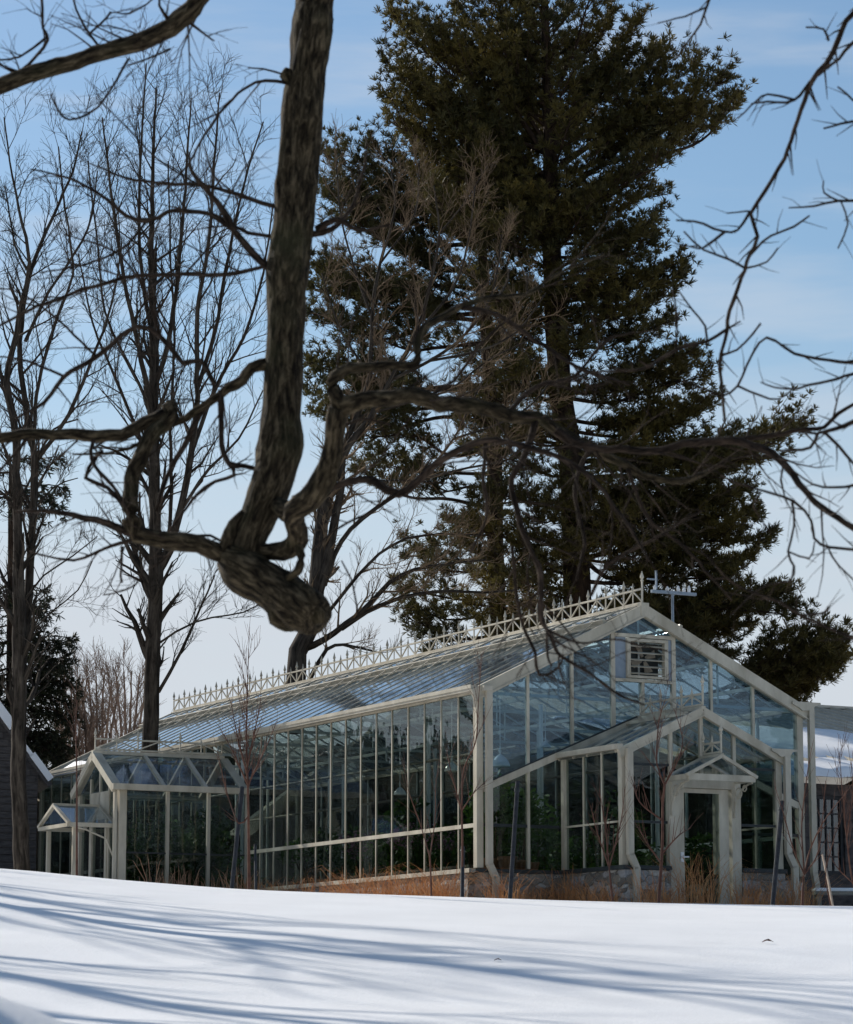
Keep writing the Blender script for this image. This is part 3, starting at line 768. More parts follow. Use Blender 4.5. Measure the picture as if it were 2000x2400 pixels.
# door canopy
cx0, cx1, cyf, cze, czr = 2.80, 4.28, -3.0, 1.62, 2.02
cxm = (cx0 + cx1) / 2
b = MB()
b.box(cx0, cx1, cyf - .03, cyf + .03, cze - .07, cze + .05)
b.box(cx0 - .04, cx0 + .02, cyf + .035, -PY - .1, cze - .06, cze + .04); b.box(cx1 - .02, cx1 + .04, cyf + .035, -PY - .1, cze - .06, cze + .04)
for sg in (-1, 1):
    xe = cxm + sg * (cx1 - cx0) / 2
    b.beam((xe + sg * .04, cyf - .02, cze + .02), (cxm, cyf - .02, czr), .06, .06); b.beam((xe, -PY - .06, cze + .04), (cxm, -PY - .06, czr), .05, .06)
b.beam((cxm, cyf - .04, czr + .02), (cxm, -PY - .1, czr + .02), .06, .05)
can = part(b, 'door_canopy', 'frame')
for sg in (-1, 1):
    xe = cxm + sg * (cx1 - cx0) / 2
    b = MB(); b.slab([(xe, cyf, cze + .05), (xe, -PY - .1, cze + .05), (cxm, -PY - .1, czr), (cxm, cyf, czr)], (sg * .5, 0, 1), .01); part(b, 'canopy_glass', 'glass_roof', can)
    # scrolled bracket: quarter arc with a small ring in it
    b = MB(); x_ = cx0 + .04 if sg < 0 else cx1 - .04
    R_ = .62; y0b, z0b = -PY - .11, cze - .08
    arc = [(x_, y0b - R_ + R_ * math.cos(t) - 0, z0b - R_ + R_ * math.sin(t)) for t in np.linspace(0, math.pi / 2, 9)]
    arc = [(x_ , y0b - (1 - math.cos(t)) * R_, z0b - R_ + math.sin(t) * R_) for t in np.linspace(0, math.pi / 2, 9)]
    b.tube(arc, .02, 6); b.tube([(x_, y0b - .02, z0b - R_), (x_, y0b - .02, z0b)], .018, 6)
    ring = [(x_, y0b - .16 + .10 * math.cos(t), z0b - .16 + .10 * math.sin(t)) for t in np.linspace(0, 2 * math.pi, 13)]
    b.tube(ring, .014, 5)
    ring = [(x_, y0b - .36 + .06 * math.cos(t), z0b - .08 + .06 * math.sin(t)) for t in np.linspace(0, 2 * math.pi, 11)]
    b.tube(ring, .012, 5)
    part(b, 'canopy_bracket', 'frame', can)
cresting('canopy_cresting', cxm, cyf, cxm, -PY - .14, czr + .04, 2, .22, gh)

# ---- side wing
wing = empty('side_wing', (0, 0, 0)); wing.parent = gh
b = MB(); b.box(WX + .02, -.12, WY0 - .06, WY0 + .06, ZB, -.55); b.box(WX - .06, WX + .06, WY0 + .07, WY1, ZB, -.55); b.box(WX + .07, -.12, WY1 - .06, WY1 + .06, ZB, -.55); part(b, 'wing_base', 'stone', wing)
b = MB(); b.box(WX - .05, WX + .12, WY0 - .07, WY0 + .07, -.545, HWE - .02); b.box(WX - .15, WX - .09, WY0 - .03, WY0 + .06, -.545, HWE - .02); part(b, 'wing_corner_post', 'frame', wing)
b = MB(); b.box(WX - .06, WX + .06, WY1 - .06, WY1 + .06, -.545, HWE - .02); part(b, 'wing_corner_post', 'frame', wing)
WXS = [WX, -1.89, -.92, 0.0]
for x in WXS[1:]:
    b = MB(); b.box(x - .035, x + .035, WY0 - .04, WY0 + .04, -.545, HWE - .02); part(b, 'wing_post', 'gutter', wing)
for yy, mt in ((WY0, 'glass'), (WY1, 'glass')):
    for a, c in zip(WXS[:-1], WXS[1:]):
        for z0_, z1_ in ((-.54, .72), (.76, HWE - .03)):
            b = MB(); b.box(a + .05 + (.1 if a == WX else 0), c - .05, yy - .004, yy + .004, z0_, z1_); part(b, 'wing_pane', mt, wing)
    b = MB(); b.box(WX + .16, -.05, yy - .02, yy + .02, .722, .758); part(b, 'wing_rail', 'darkrail', wing)
b = MB(); b.box(WX - .25, -.02, WY0 - .20, WY0 - .06, HWE - .05, HWE + .08); part(b, 'wing_gutter', 'frame', wing)
b = MB(); b.box(WX - .15, -.02, WY1 + .06, WY1 + .2, HWE - .06, HWE + .08); part(b, 'wing_gutter', 'gutter', wing)
wym = (WY0 + WY1) / 2; sw = (HWR - HWE) / ((WY1 - WY0) / 2)
for sg in (-1, 1):
    ye = wym + sg * ((WY1 - WY0) / 2 + .10); ze = HWE - sw * .10 + .06
    for k, x in enumerate((WX - .10, -1.98, -.98, -.05)):
        wd = .17 if k in (0, 3) else .09
        b = MB(); b.beam((x, ye, ze), (x, wym + sg * .02, HWR + .02), wd, .07, (0, sg * sw, 1)); part(b, 'wing_rafter', 'frame', wing)
    for a, c in zip((WX, -1.93, -.93), (-2.03, -1.03, -.15)):
        b = MB(); b.slab([(a, ye, ze), (c, ye, ze), (c, wym + sg * .02, HWR + .02), (a, wym + sg * .02, HWR + .02)], (0, sg * sw, 1), .008); part(b, 'wing_roof_pane', 'glass_roof', wing)
    b = MB(); b.beam((WX - .19, ye, ze - .03), (WX - .19, wym, HWR - .01), .07, .16, (0, 0, 1)); part(b, 'wing_rake', 'frame', wing)
b = MB(); b.beam((WX - .22, wym, HWR + .06), (-.05, wym, HWR + .06), .10, .08); part(b, 'wing_ridge_cap', 'frame', wing)
cresting('wing_cresting', WX - .15, wym, -.1, wym, HWR + .10, 6, .26, gh, False)
# wing gable end (faces left) with door
for y in (WY0 + .62, wym, WY1 - .62):
    if y != wym:
        b = MB(); b.box(WX - .03, WX + .03, y - .03, y + .03, -.545, HWE + .3); part(b, 'wing_end_mullion', 'frame', wing)
    else:
        b = MB(); b.box(WX - .03, WX + .03, y - .025, y + .025, 1.5, HWR - .1); part(b, 'wing_end_mullion', 'frame', wing)
for a, c in ((WY0 + .08, WY0 + .58), (WY1 - .58, WY1 - .08)):
    b = MB(); b.box(WX - .004, WX + .004, a, c, -.54, HWE); part(b, 'wing_end_pane', 'glass', wing)
b = MB(); b.slab([(WX, WY0 + .1, HWE + .01), (WX, WY1 - .1, HWE + .01), (WX, wym, HWR - .08)], (1, 0, 0), .008); part(b, 'wing_end_pane', 'glass', wing)
b = MB(); b.box(WX - .03, WX + .03, WY0 + .66, WY1 - .66, HWE - .62, HWE - .02); b.box(WX - .05, WX + .05, WY0 + .66, WY0 + .78, -.8, HWE - .63); b.box(WX - .05, WX + .05, WY1 - .78, WY1 - .66, -.8, HWE - .63)
part(b, 'wing_door_frame', 'frame', wing)
b = MB(); b.box(WX - .02, WX + .0, WY0 + .8, WY1 - .8, -.7, HWE - .64); part(b, 'wing_door_glass', 'glass', wing)
# little hood over the wing door
hx0, hx1 = WX - 1.12, WX - .06; hya, hyb, hz, hzr = WY0 + .15, WY1 - .35, 1.33, 1.78; hym = (hya + hyb) / 2
b = MB()
b.box(hx0, hx1, hya - .03, hya + .03, hz - .06, hz + .03); b.box(hx0, hx1, hyb - .03, hyb + .03, hz - .06, hz + .03); b.box(hx0 - .03, hx0 + .03, hya + .03, hyb - .03, hz - .06, hz + .02)
for x in (hx0, hx1):
    b.beam((x, hya, hz + .02), (x, hym, hzr), .08, .06, (0, -1, 1)); b.beam((x, hyb, hz + .02), (x, hym, hzr), .08, .06, (0, 1, 1))
b.beam((hx0 - .03, hym, hzr + .02), (hx1, hym, hzr + .02), .05, .05)
b.tube([(hx0 + .05, hya, hz - .05), (hx0 + .4, hya, hz - .12), (hx1 - .2, hya, hz - .3), (hx1, hya, hz - .75)], .02, 6)
hood = part(b, 'wing_door_hood', 'frame')
for yy, sg in ((hya, -1), (hyb, 1)):
    b = MB(); b.slab([(hx0, yy, hz + .03), (hx1, yy, hz + .03), (hx1, hym, hzr), (hx0, hym, hzr)], (0, sg * .7, 1), .008); part(b, 'hood_glass', 'glass_roof', hood)
b = MB(); b.box(hx0 + .14, hx0 + .22, hya + .1, hya + .18, ZB, hz - .06); b.box(hx0 + .14, hx0 + .22, hyb - .18, hyb - .1, ZB, hz - .06); part(b, 'hood_post', 'frame', hood)

# things on and in the greenhouse ------------------------------------------------
mast = empty('weather_mast', tuple(L2W(5.05, 1.0, roofz(5.05) + .03)), YAW, 'thin mast with a pale blue crossbar rising behind the right roof slope', 'mast')
b = MB(); b.tube([(0, 0, -.05), (0, 0, 1.22)], .028); b.build('mast_pole', M['paleblue'], mast)
b = MB(); b.box(-.50, .56, -.035, .035, 1.16, 1.22); b.build('crossbar', M['paleblue'], mast)
for x, h in ((-.42, .10), (-.12, .09), (.14, .12), (.28, .08), (.40, .14)):
    b = MB(); b.lathe([(.03, 0), (.035, h * .5), (.015, h)], (x, 0, 1.221), 8); b.build('sensor_cup', M['white'], mast)
b = MB(); b.box(-.40, -.37, -.02, .02, 1.24, 1.62); b.box(-.60, -.41, -.01, .01, 1.42, 1.45); b.build('wind_vane', M['paleblue'], mast)

def inside_shape(f, name, mat, loc, label, cat, group): pass

def lamp(x, y, z, s, label):
    e = empty('pendant_lamp', tuple(L2W(x, y, z)), YAW, label, 'lamp', 'white pendant lamps hanging in the greenhouse')
    b = MB(); b.lathe([(.02, .34), (.05, .30), (.09, .28), (.13, .24), (.24, .12), (.28, .0), (.27, -.02), (.22, .10), (.05, .22)], (0, 0, 0), 20)
    for i_, v_ in enumerate(b.v): b.v[i_] = tuple(c * s for c in v_)
    b.build('lamp_shade', M['white'], e, True)
    b = MB(); b.tube([(0, 0, .33 * s), (0, 0, max(HE - .02 - z, .5))], .008, 6); b.lathe([(.03 * s, .36 * s), (.05 * s, .42 * s), (.02 * s, .5 * s)], (0, 0, 0), 8); b.build('lamp_stem', M['white'], e)
lamp(.98, .9, 2.02, .72, 'large white bell lamp behind the gable glass left of the porch roof')
lamp(.45, 1.9, 1.98, .55, 'small white dome lamp just behind the last side wall panes')
lamp(2.4, 1.6, 2.5, .42, 'little white lamp high behind the gable just above the porch roof')
lamp(1.0, 5.2, 1.75, .5, 'white lamp hanging above the pink flowers behind the side wall')

# benches
def bench(x0, x1, y0, y1, z, label):
    cx, cyy = (x0 + x1) / 2, (y0 + y1) / 2
    e = empty('plant_bench', tuple(L2W(cx, cyy, -.7)), YAW, label, 'bench', 'plant benches inside the greenhouse')
    w, l, h = (x1 - x0) / 2, (y1 - y0) / 2, z + .7
    b = MB(); b.box(-w, w, -l, l, h - .05, h); b.build('bench_top', M['bench'], e)
    for sx in (-1, 1):
        for sy in (-1, 0, 1):
            b = MB(); b.box(sx * (w - .08) - .03, sx * (w - .08) + .03, sy * (l - .1) - .03, sy * (l - .1) + .03, 0, h - .05); b.build('leg', M['bench'], e)
bench(.45, 1.45, 1.2, 5.6, .12, 'near plant bench along the left glass wall')
bench(.45, 1.45, 6.0, 10.2, .12, 'plant bench along the left glass wall close to the side wing')
bench(3.0, 4.3, 3.0, 12, .05, 'long plant bench down the middle of the greenhouse')
bench(.35, 1.65, .3, .9, -.08, 'low shelf behind the left gable panes holding clay pots')

# leafy plants
def leaf_cloud(n, cen, rad, size, seed, droop=0.0, squash=1.0, lump=5):
    r = np.random.default_rng(seed)
    lc = r.normal(size=(lump, 3)) * .45
    idx = r.integers(0, lump, n)
    p = lc[idx] + r.normal(size=(n, 3)) * .32
    nr = np.linalg.norm(p, axis=1, keepdims=True); p = p / np.maximum(1, nr)
    p = p * np.array(rad) + np.array(cen)
    d = r.normal(size=(n, 3)); d[:, 2] = d[:, 2] * .6 - droop + .2; d /= np.linalg.norm(d, axis=1, keepdims=True)
    s = np.cross(d, r.normal(size=(n, 3))); s /= np.linalg.norm(s, axis=1, keepdims=True)
    sz = size * r.uniform(.6, 1.3, (n, 1))
    v = np.stack([p, p + d * sz * .5 + s * sz * .26 * squash, p + d * sz, p + d * sz * .5 - s * sz * .26 * squash], 1).reshape(-1, 3)
    f = np.arange(4 * n).reshape(-1, 4)
    return v, f
PG = 'plants growing inside the greenhouse'
def plant(x, y, z0, rx, ry, rz_, n, size, mat, seed, label, name='leafy_plant', cat='plant', pot=False, squash=1.0, droop=0, flowers=0):
    e = empty(name, tuple(L2W(x, y, z0)), YAW, label, cat, PG)
    v, f = leaf_cloud(n, (0, 0, rz_ * 1.0 + (.25 if pot else 0)), (rx, ry, rz_), size, seed, droop, squash)
    np_mesh('foliage', v, f, M[mat], e)
    lines = []
    r = random.Random(seed)
    for k in range(6):
        tip = np.array([r.uniform(-.6, .6) * rx, r.uniform(-.6, .6) * ry, rz_ * r.uniform(1, 1.7)])
        p_, r_ = resample([np.array([0, 0, 0.]), tip * np.array([.4, .4, .5]), tip], [.02, .014, .006], .2); lines.append((p_, r_))
    tube_obj('stems', lines, 5, M['bark_tan'], e)
    if pot:
        b = MB(); b.lathe([(.10, 0), (.155, .24), (.175, .24), (.175, .29), (.14, .29), (.13, .25)], (0, 0, 0), 14); b.build('pot', M['pot'], e, False)
    if flowers:
        v, f = leaf_cloud(flowers, (0, 0, rz_ * 1.35), (rx * 1.0, ry * 1.0, rz_ * .6), .055, seed + 50, .2, 2.0, 9)
        np_mesh('blossoms', v, f, M['petal'], e)
    return e
plist = [
 # x, y, z0, rx, ry, rz, n, leaf, mat
 (.75, .75, -.08, .50, .35, .85, 700, .16, 'leaf', 'tall arching green plant behind the left gable panes', True, .8),
 (1.45, .9, -.08, .45, .35, .75, 600, .14, 'leaf', 'green potted plant just left of the porch behind the gable glass', True, .8),
 (2.2, 1.5, -.7, .8, .7, 1.2, 1300, .16, 'leaf', 'large leafy shrub filling the left half of the porch opening', False, .9),
 (3.5, 1.3, -.7, .9, .7, 1.25, 1500, .17, 'leaf_dark', 'dense dark shrub seen through the porch door glass', False, .9),
 (5.0, 1.6, -.7, .6, .6, .8, 700, .14, 'leaf_dark', 'low dark shrub behind the right half of the porch', False, .9),
 (6.5, 2.2, -.7, .5, .7, .8, 500, .14, 'leaf_dark', 'dark plant by the right end of the gable', False, .9),
 (.9, 2.0, .12, .5, .6, .55, 600, .13, 'leaf_dark', 'dark bushy plant at the near end of the side bench', False, 1),
 (.9, 8.0, .12, .55, .7, .6, 700, .13, 'leaf_dark', 'dark bushy plant on the far half of the side bench', False, 1),
 (.9, 9.6, .12, .5, .6, .45, 600, .11, 'leaf', 'bright green plant on the side bench next to the wing', False, 1),
 (.95, 5.4, .12, .5, .6, .5, 700, .12, 'leaf', 'bright leafy plant on the side bench beyond the main bank of flowers', False, 1),
 (1.0, 1.3, .12, .5, .5, .9, 700, .14, 'leaf', 'tall bright green plant behind the first side wall panes', False, 1),
 (1.9, 6.5, -.7, .5, 1.5, 1.2, 1100, .16, 'leaf_dark', 'tall shrub standing in the path beside the side bench', False, 1),
 (1.9, 3.5, -.7, .4, 1.2, 1.15, 900, .16, 'leaf_dark', 'tall shrub in the path behind the pink flowers', False, 1),
 (3.6, 5.0, .05, .8, 1.2, .8, 1300, .16, 'leaf_dark', 'dark mass of foliage on the near part of the middle bench', False, 1),
 (3.6, 9.0, .05, .8, 1.6, .75, 1300, .16, 'leaf_dark', 'dark mass of foliage on the far part of the middle bench', False, 1),
 (5.8, 6.0, -.7, .8, 1.4, 1.3, 1300, .2, 'leaf_dark', 'broad dark shrub along the far glass wall', False, 1),
 (5.8, 10.5, -.7, .8, 1.6, 1.3, 1300, .2, 'leaf_dark', 'second broad dark shrub along the far glass wall nearer the wing', False, 1),
 (5.6, 15.5, -.7, .9, 2.0, 1.4, 1300, .2, 'leaf_dark', 'dark shrub at the far end of the greenhouse', False, 1),
 (1.3, 15.5, -.7, .8, 2.0, 1.2, 1300, .2, 'leaf_dark', 'dark shrub behind the wing near the far end', False, 1),
 (-1.8, WY0 + 1.2, -.75, 1.0, .7, 1.25, 3200, .12, 'leaf_dark', 'dense dark hedge-like plant filling the left of the side wing', False, 1),
 (-.55, WY0 + 1.3, -.75, .75, .7, 1.1, 2600, .12, 'leaf_dark', 'dense dark plant filling the right of the side wing', False, 1),
 (-.2, WY0 + 1.6, -.75, .6, .7, 1.3, 1600, .13, 'leaf_dark', 'dark plant where the side wing meets the greenhouse', False, 1),
 (-1.7, WY0 + .5, -.75, 1.0, .28, .45, 1500, .07, 'leaf', 'low bright green bush along the foot of the wing glass', False, 1),
]
for k, (x, y, z0, rx, ry, rz_, n, sz, mt, lab, pt, sq) in enumerate(plist):
    plant(x, y, z0, rx, ry, rz_, n, sz, mt, 100 + k, lab, pot=pt, squash=sq)
plant(.85, 4.2, .12, .45, .9, .5, 900, .09, 'leaf_dark', 300, 'bank of pink flowers on the bench in the middle of the side wall', 'flowering_plant', flowers=700)
plant(.85, 6.8, .12, .45, .8, .5, 800, .09, 'leaf_dark', 301, 'pink flowering plant on the bench left of the main bank of flowers', 'flowering_plant', flowers=450)
plant(.85, 2.9, .12, .4, .4, .42, 500, .09, 'leaf_dark', 302, 'smaller pink flowering plant right of the main bank of flowers', 'flowering_plant', flowers=160)
for x, y, s, lab in ((.42, .45, 1.0, 'left clay pot on the low shelf behind the gable glass'), (.86, .42, 1.15, 'taller clay pot on the low shelf beside the leaning stake'), (1.42, .42, .8, 'small clay pot on the low shelf next to the porch')):
    b = MB(); b.lathe([(.10 * s, 0), (.15 * s, .22 * s), (.17 * s, .22 * s), (.17 * s, .28 * s), (.14 * s, .28 * s), (.12 * s, .2 * s)], (0, 0, 0), 16)
    o = b.build('clay_pot', M['pot']); o.location = tuple(L2W(x, y, -.08 + .001)); tag(o, lab, 'pot', 'clay pots inside the greenhouse')

# little snow patch left on the far eave
def snow_lump(name, pts, label, h=.08, seed=0, rot=YAW, base=None):
    pass

# ------------------------------------------------------------------ neighbouring buildings
# right: stone building with a standing seam roof, in the greenhouse's own axes
rb = empty('stone_building', tuple(L2W(7.9, 4.2, 0)), YAW, 'low dark stone building with a cream metal roof behind the right end of the greenhouse', 'building')
EZ = 2.42; RZ = 5.42; RD = 12.0
def rbp(x, y, z): return (x, y, z)
b = MB(); X1 = 16
wx0, wx1, wz0, wz1 = 2.68, 3.56, .30, 2.02
b.box(0, wx0, 0, .35, -2, EZ - .15); b.box(wx1, X1, 0, .35, -2, EZ - .15); b.box(wx0, wx1, 0, .35, -2, wz0); b.box(wx0, wx1, 0, .35, wz1, EZ - .15)
b.box(0, .35, .36, 2 * RD, -2, EZ - .15); b.slab([(0.17, .36, EZ - .15), (0.17, 2 * RD, EZ - .15), (.17, RD, RZ - .25)], (1, 0, 0), .34)
b.box(.36, X1, 2 * RD - .35, 2 * RD, -2, EZ - .15)
b.build('wall', M['stone_dark'], rb)
sl = (RZ - EZ) / (RD + .35)
for sg in (0, 1):
    b = MB()
    ya, yb = (-.35, RD) if sg == 0 else (2 * RD + .35, RD)
    n_ = (0, -sl if sg == 0 else sl, 1)
    b.slab([(-.35, ya, EZ), (X1 + .3, ya, EZ), (X1 + .3, yb, RZ), (-.35, yb, RZ)], n_, .06)
    rf = b.build('roof', M['roofmetal'], rb)
    for k in range(34):
        x = -.30 + k * .50
        b = MB(); b.beam((x, ya, EZ + .06), (x, yb, RZ + .06), .035, .06, n_); b.build('roof_seam', M['roofmetal'], rf)
b = MB(); b.beam((-.4, RD, RZ + .07), (X1 + .3, RD, RZ + .07), .2, .07); b.build('ridge_flashing', M['roofmetal'], rb)
win = MB()
win.box(wx0 + .002, wx0 + .08, .05, .16, wz0, wz1); win.box(wx1 - .08, wx1 - .002, .05, .16, wz0, wz1); win.box(wx0 + .08, wx1 - .08, .05, .16, wz0, wz0 + .08); win.box(wx0 + .08, wx1 - .08, .05, .16, wz1 - .08, wz1)
for k in range(1, 4): x = wx0 + .08 + (wx1 - wx0 - .16) * k / 4; win.box(x - .016, x + .016, .07, .13, wz0 + .08, wz1 - .08)
for k in range(1, 5): z = wz0 + .08 + (wz1 - wz0 - .16) * k / 5; win.box(wx0 + .08, wx1 - .08, .072, .128, z - .016, z + .016)
wo = win.build('window', M['darkwin'], rb)
b = MB(); b.box(wx0 + .081, wx1 - .081, .095, .105, wz0 + .081, wz1 - .081); b.build('window_glass', M['glass_dark'], wo)
b = MB(); b.box(1.1, 1.35, -.10, -.02, -2, EZ - .2); b.box(4.2, 4.4, -.10, -.02, -2, EZ - .2); b.build('drain_pipe', M['darkwin'], rb)
b = MB(); b.box(.36, X1, .36, 2 * RD - .36, -2, -1.0); b.build('floor', M['soil'], rb)
# snow on that roof: two sheets sliding down it
def roof_sheet(x0, x1, t0, t1, thick, seed, name, label):
    nx_, ny_ = 90, 14
    r = random.Random(seed)
    vs = []; fs = []
    org = L2W(7.9, 4.2, 0)
    def surf(x, t, dz):
        y = -.35 + (RD + .35) * t; z = EZ + (RZ - EZ) * t + dz + .035
        return L2W(7.9 + x, 4.2 + y, z)
    top = []
    for j in range(ny_ + 1):
        for i_ in range(nx_ + 1):
            x = x0 + (x1 - x0) * i_ / nx_
            wob0 = .025 * mnoise.noise(Vector((x * 1.3, seed, 0))) + .01 * mnoise.noise(Vector((x * 5, seed, 3)))
            wob1 = .06 * mnoise.noise(Vector((x * .9, seed + 9, 0))) + .02 * mnoise.noise(Vector((x * 3.3, seed, 5)))
            t = (t0 + wob0) + (t1 + wob1 - t0 - wob0) * j / ny_
            e = min(1, min(j, ny_ - j) / 2.0 + .0) ** .5 if 0 < j < ny_ else 0
            h = thick * e * (1 + .3 * mnoise.noise(Vector((x * 2, t * 5, seed))))
            vs.append(surf(x, t, h if e else .0))
    for j in range(ny_):
        for i_ in range(nx_):
            a = j * (nx_ + 1) + i_; fs.append((a, a + 1, a + nx_ + 2, a + nx_ + 1))
    nb = len(vs)
    # underside
    for v_ in list(vs): pass
    b = MB(); b.add(vs, fs)
    o = b.build(name, M['snow'], None, True); return tag(o, label, 'snow', 'snow lying on the metal roof')
roof_sheet(-.2, X1 + .2, .20, .56, .16, 3, 'roof_snow', 'broad white sheet of snow across the middle of the metal roof')
roof_sheet(-.3, X1 + .2, -.03, .10, .18, 5, 'roof_snow', 'rounded ridge of snow hanging along the metal roof eave')

# snowy bench and leaning stick near the stone building
pb = P(1958, 2087, 60)
e = empty('garden_bench', (pb[0], pb[1], gz(pb[0], 60)), .05, 'low bench under a flat layer of snow beside the stone building', 'bench')
h = pb[2] - gz(pb[0], 60)
b = MB(); b.box(-.42, 1.3, -.2, .2, h - .09, h - .03); b.build('seat', M['bench'], e)
for x in (-.34, 1.2):
    b = MB(); b.box(x - .04, x + .04, -.16, .16, -.1, h - .091); b.build('leg', M['bench'], e)
b = MB(); b.box(-.43, 1.31, -.21, .21, h - .029, h + .04); o = b.build('bench_snow', M['snow']); o.location = e.location; o.rotation_euler = e.rotation_euler
bv = o.modifiers.new('b', 'BEVEL'); bv.width = .03; bv.segments = 3
tag(o, 'flat strip of snow lying on the low bench', 'snow')
a_ = P(1954, 2133, 50.6); c_ = P(1929, 2004, 51.4)
b = MB(); b.tube([tuple(a_), tuple((a_ + c_) / 2 + np.array([.01, 0, 0])), tuple(c_)], .022, 7)
tag(b.build('leaning_stick', M['plank']), 'pale wooden stick leaning out of the snow at the far right', 'stick')

# left: dark shed
se = P(93, 1800, 76)
shed = empty('dark_shed', (se[0], 76, 2.2), .25, 'dark boarded shed with snow on its roof edge at the far left', 'shed')
def shp(px, py):     # a point of the shed's front plane
    p = P(px, py, 76); return ((p[0] - se[0]) / math.cos(.25), p[2] - 2.2)
(e0x, e0z), (e1x, e1z) = shp(0, 1690), shp(88, 1812)
sh_w = 9.0; apx = e1x - sh_w / 2; k_ = (e0z - e1z) / (e1x - e0x); apz = e1z + k_ * sh_w / 2
b = MB()
b.slab([(e1x, 0, -1.5), (e1x, 0, e1z), (apx, 0, apz), (e1x - sh_w, 0, e1z), (e1x - sh_w, 0, -1.5)], (0, 1, 0), .2)
b.box(e1x - .2, e1x, .101, 9, -1.5, e1z - .1); b.box(e1x - sh_w, e1x - sh_w + .2, .101, 9, -1.5, e1z - .1)
n = int((apz + 1.5) / .18)
for i_ in range(n):
    z = -1.5 + i_ * .18
    hw = sh_w / 2 if z < e1z - .2 else max(0, (apz - z - .25) / k_)
    if hw > .1: b.beam((apx - hw + .01, -.115, z), (apx + hw - .01, -.115, z), .03, .15, (0, -.12, 1))
b.build('wall', M['clap'], shed)
b = MB()
for sg in (-1, 1):
    b.slab([(apx, -.3, apz + .06), (apx + sg * (sh_w / 2 + .3), -.3, e1z - .3 * k_ + .06), (apx + sg * (sh_w / 2 + .3), 9.2, e1z - .3 * k_ + .06), (apx, 9.2, apz + .06)], (sg * k_, 0, 1), .12)
b.build('roof', M['clap'], shed)
b = MB()
for sg in (1,):
    for i_ in range(7):
        ta, tb = .30 + i_ * .1, .30 + (i_ + 1) * .1
        if tb > 1: tb = 1.0
        hh = .16 + .08 * math.sin(i_ * 2.1)
        xa, xb = apx + (sh_w / 2 + .3) * ta, apx + (sh_w / 2 + .3) * tb
        za, zb = apz - k_ * (xa - apx) + .13, apz - k_ * (xb - apx) + .13
        b.slab([(xa, -.34, za + hh / 2), (xb, -.34, zb + hh / 2), (xb, 8.6, zb + hh / 2), (xa, 8.6, za + hh / 2)], (k_, 0, 1), hh)
o = b.build('shed_roof_snow', M['snow']); o.location = shed.location; o.rotation_euler = shed.rotation_euler
tag(o, 'bright band of snow along the shed roof edge', 'snow')

# patch of snow in the far gutter
b = MB(); cS = L2W(.25, 21.9, HE + SL * .3 + .14)
prof = [(-1.0, 0), (-.6, .10), (-.2, .15), (.3, .16), (.8, .08), (1.1, 0)]
vs = []
for yy, hh in prof:
    for xx, q_ in ((-.35, 0), (-.15, .7), (.1, 1), (.35, 0)):
        p = L2W(.15 + xx, 21.6 + yy, HE + SL * (.15 + xx) + .04 + hh * q_); vs.append(p)
fs = [(i_ * 4 + j, i_ * 4 + j + 1, i_ * 4 + j + 5, i_ * 4 + j + 4) for i_ in range(5) for j in range(3)]
fs += [(i_ * 4, i_ * 4 + 4, i_ * 4 + 7, i_ * 4 + 3) for i_ in range(5)]
b.add(vs, fs); tag(b.build('snow_patch', M['snow'], None, True), 'small patch of snow left on the far corner of the greenhouse roof', 'snow')

# ------------------------------------------------------------------ dry grass and stems along the walls
def blades(n, spots, hmin, hmax, w, lean, mat, name, label, seed):
    r = np.random.default_rng(seed)
    k = r.integers(0, len(spots), n); S_ = np.array(spots)[k]
    x = S_[:, 0] + r.uniform(-1, 1, n) * S_[:, 2]; y = S_[:, 1] + r.uniform(-1, 1, n) * S_[:, 3]
    base = np.stack([O[0] + x * cy_ - y * sy_, O[1] + x * sy_ + y * cy_], 1)
    z = ground(base[:, 0], base[:, 1])
    base = np.concatenate([base, z[:, None] - .05], 1)
    h = r.uniform(hmin, hmax, (n, 1)) * S_[:, 4:5]
    az = r.uniform(0, 2 * np.pi, n); ln = r.uniform(0, lean, (n, 1))
    d = np.stack([np.cos(az), np.sin(az), np.zeros(n)], 1)
    sd = np.stack([-np.sin(az), np.cos(az), np.zeros(n)], 1)
    sd = np.where(r.random((n, 1)) < .5, sd, np.array([[1., 0, 0]])) * w
    m1 = base + np.array([0, 0, 1]) * h * .55 + d * h * ln * .25; m2 = base + np.array([0, 0, 1]) * h * .85 + d * h * ln * .7; m3 = base + np.array([0, 0, 1]) * h * (1 - ln * .25) + d * h * ln * 1.15
    v = np.stack([base - sd, base + sd, m1 + sd * .8, m1 - sd * .8, m2 + sd * .5, m2 - sd * .5, m3], 1).reshape(-1, 3)
    i0 = np.arange(n)[:, None] * 7
    qd = np.concatenate([i0 + np.array([[0, 1, 2, 3]]), i0 + np.array([[3, 2, 4, 5]])]); tr = i0 + np.array([[5, 4, 6]])
    o = np_mesh(name, v, [qd, tr], M[mat])
    return tag(o, label, 'grass', kind='stuff')
spots = []
for x in np.arange(0.2, 7.2, .35):
    yy = -.75 if (x < PX0 or x > PX1) else -PY - .75
    spots.append((x, yy, .3, .35, random.uniform(.55, 1.0) * (1.25 if 2.6 < x < 4.6 else 1.0)))
for y in np.arange(0, 9.8, .4): spots.append((-.65, y, .3, .3, random.uniform(.7, 1.1)))
for y in np.arange(-2.2, -.4, .4): spots.append((PX0 - .4, y, .25, .3, .7))
spots = [s_ for s_ in spots if random.random() > .28]
blades(5600, spots, .3, 1.15, .005, 1.3, 'grass', 'dry_grass', 'tangled dry orange grass along the foot of the greenhouse', 5)
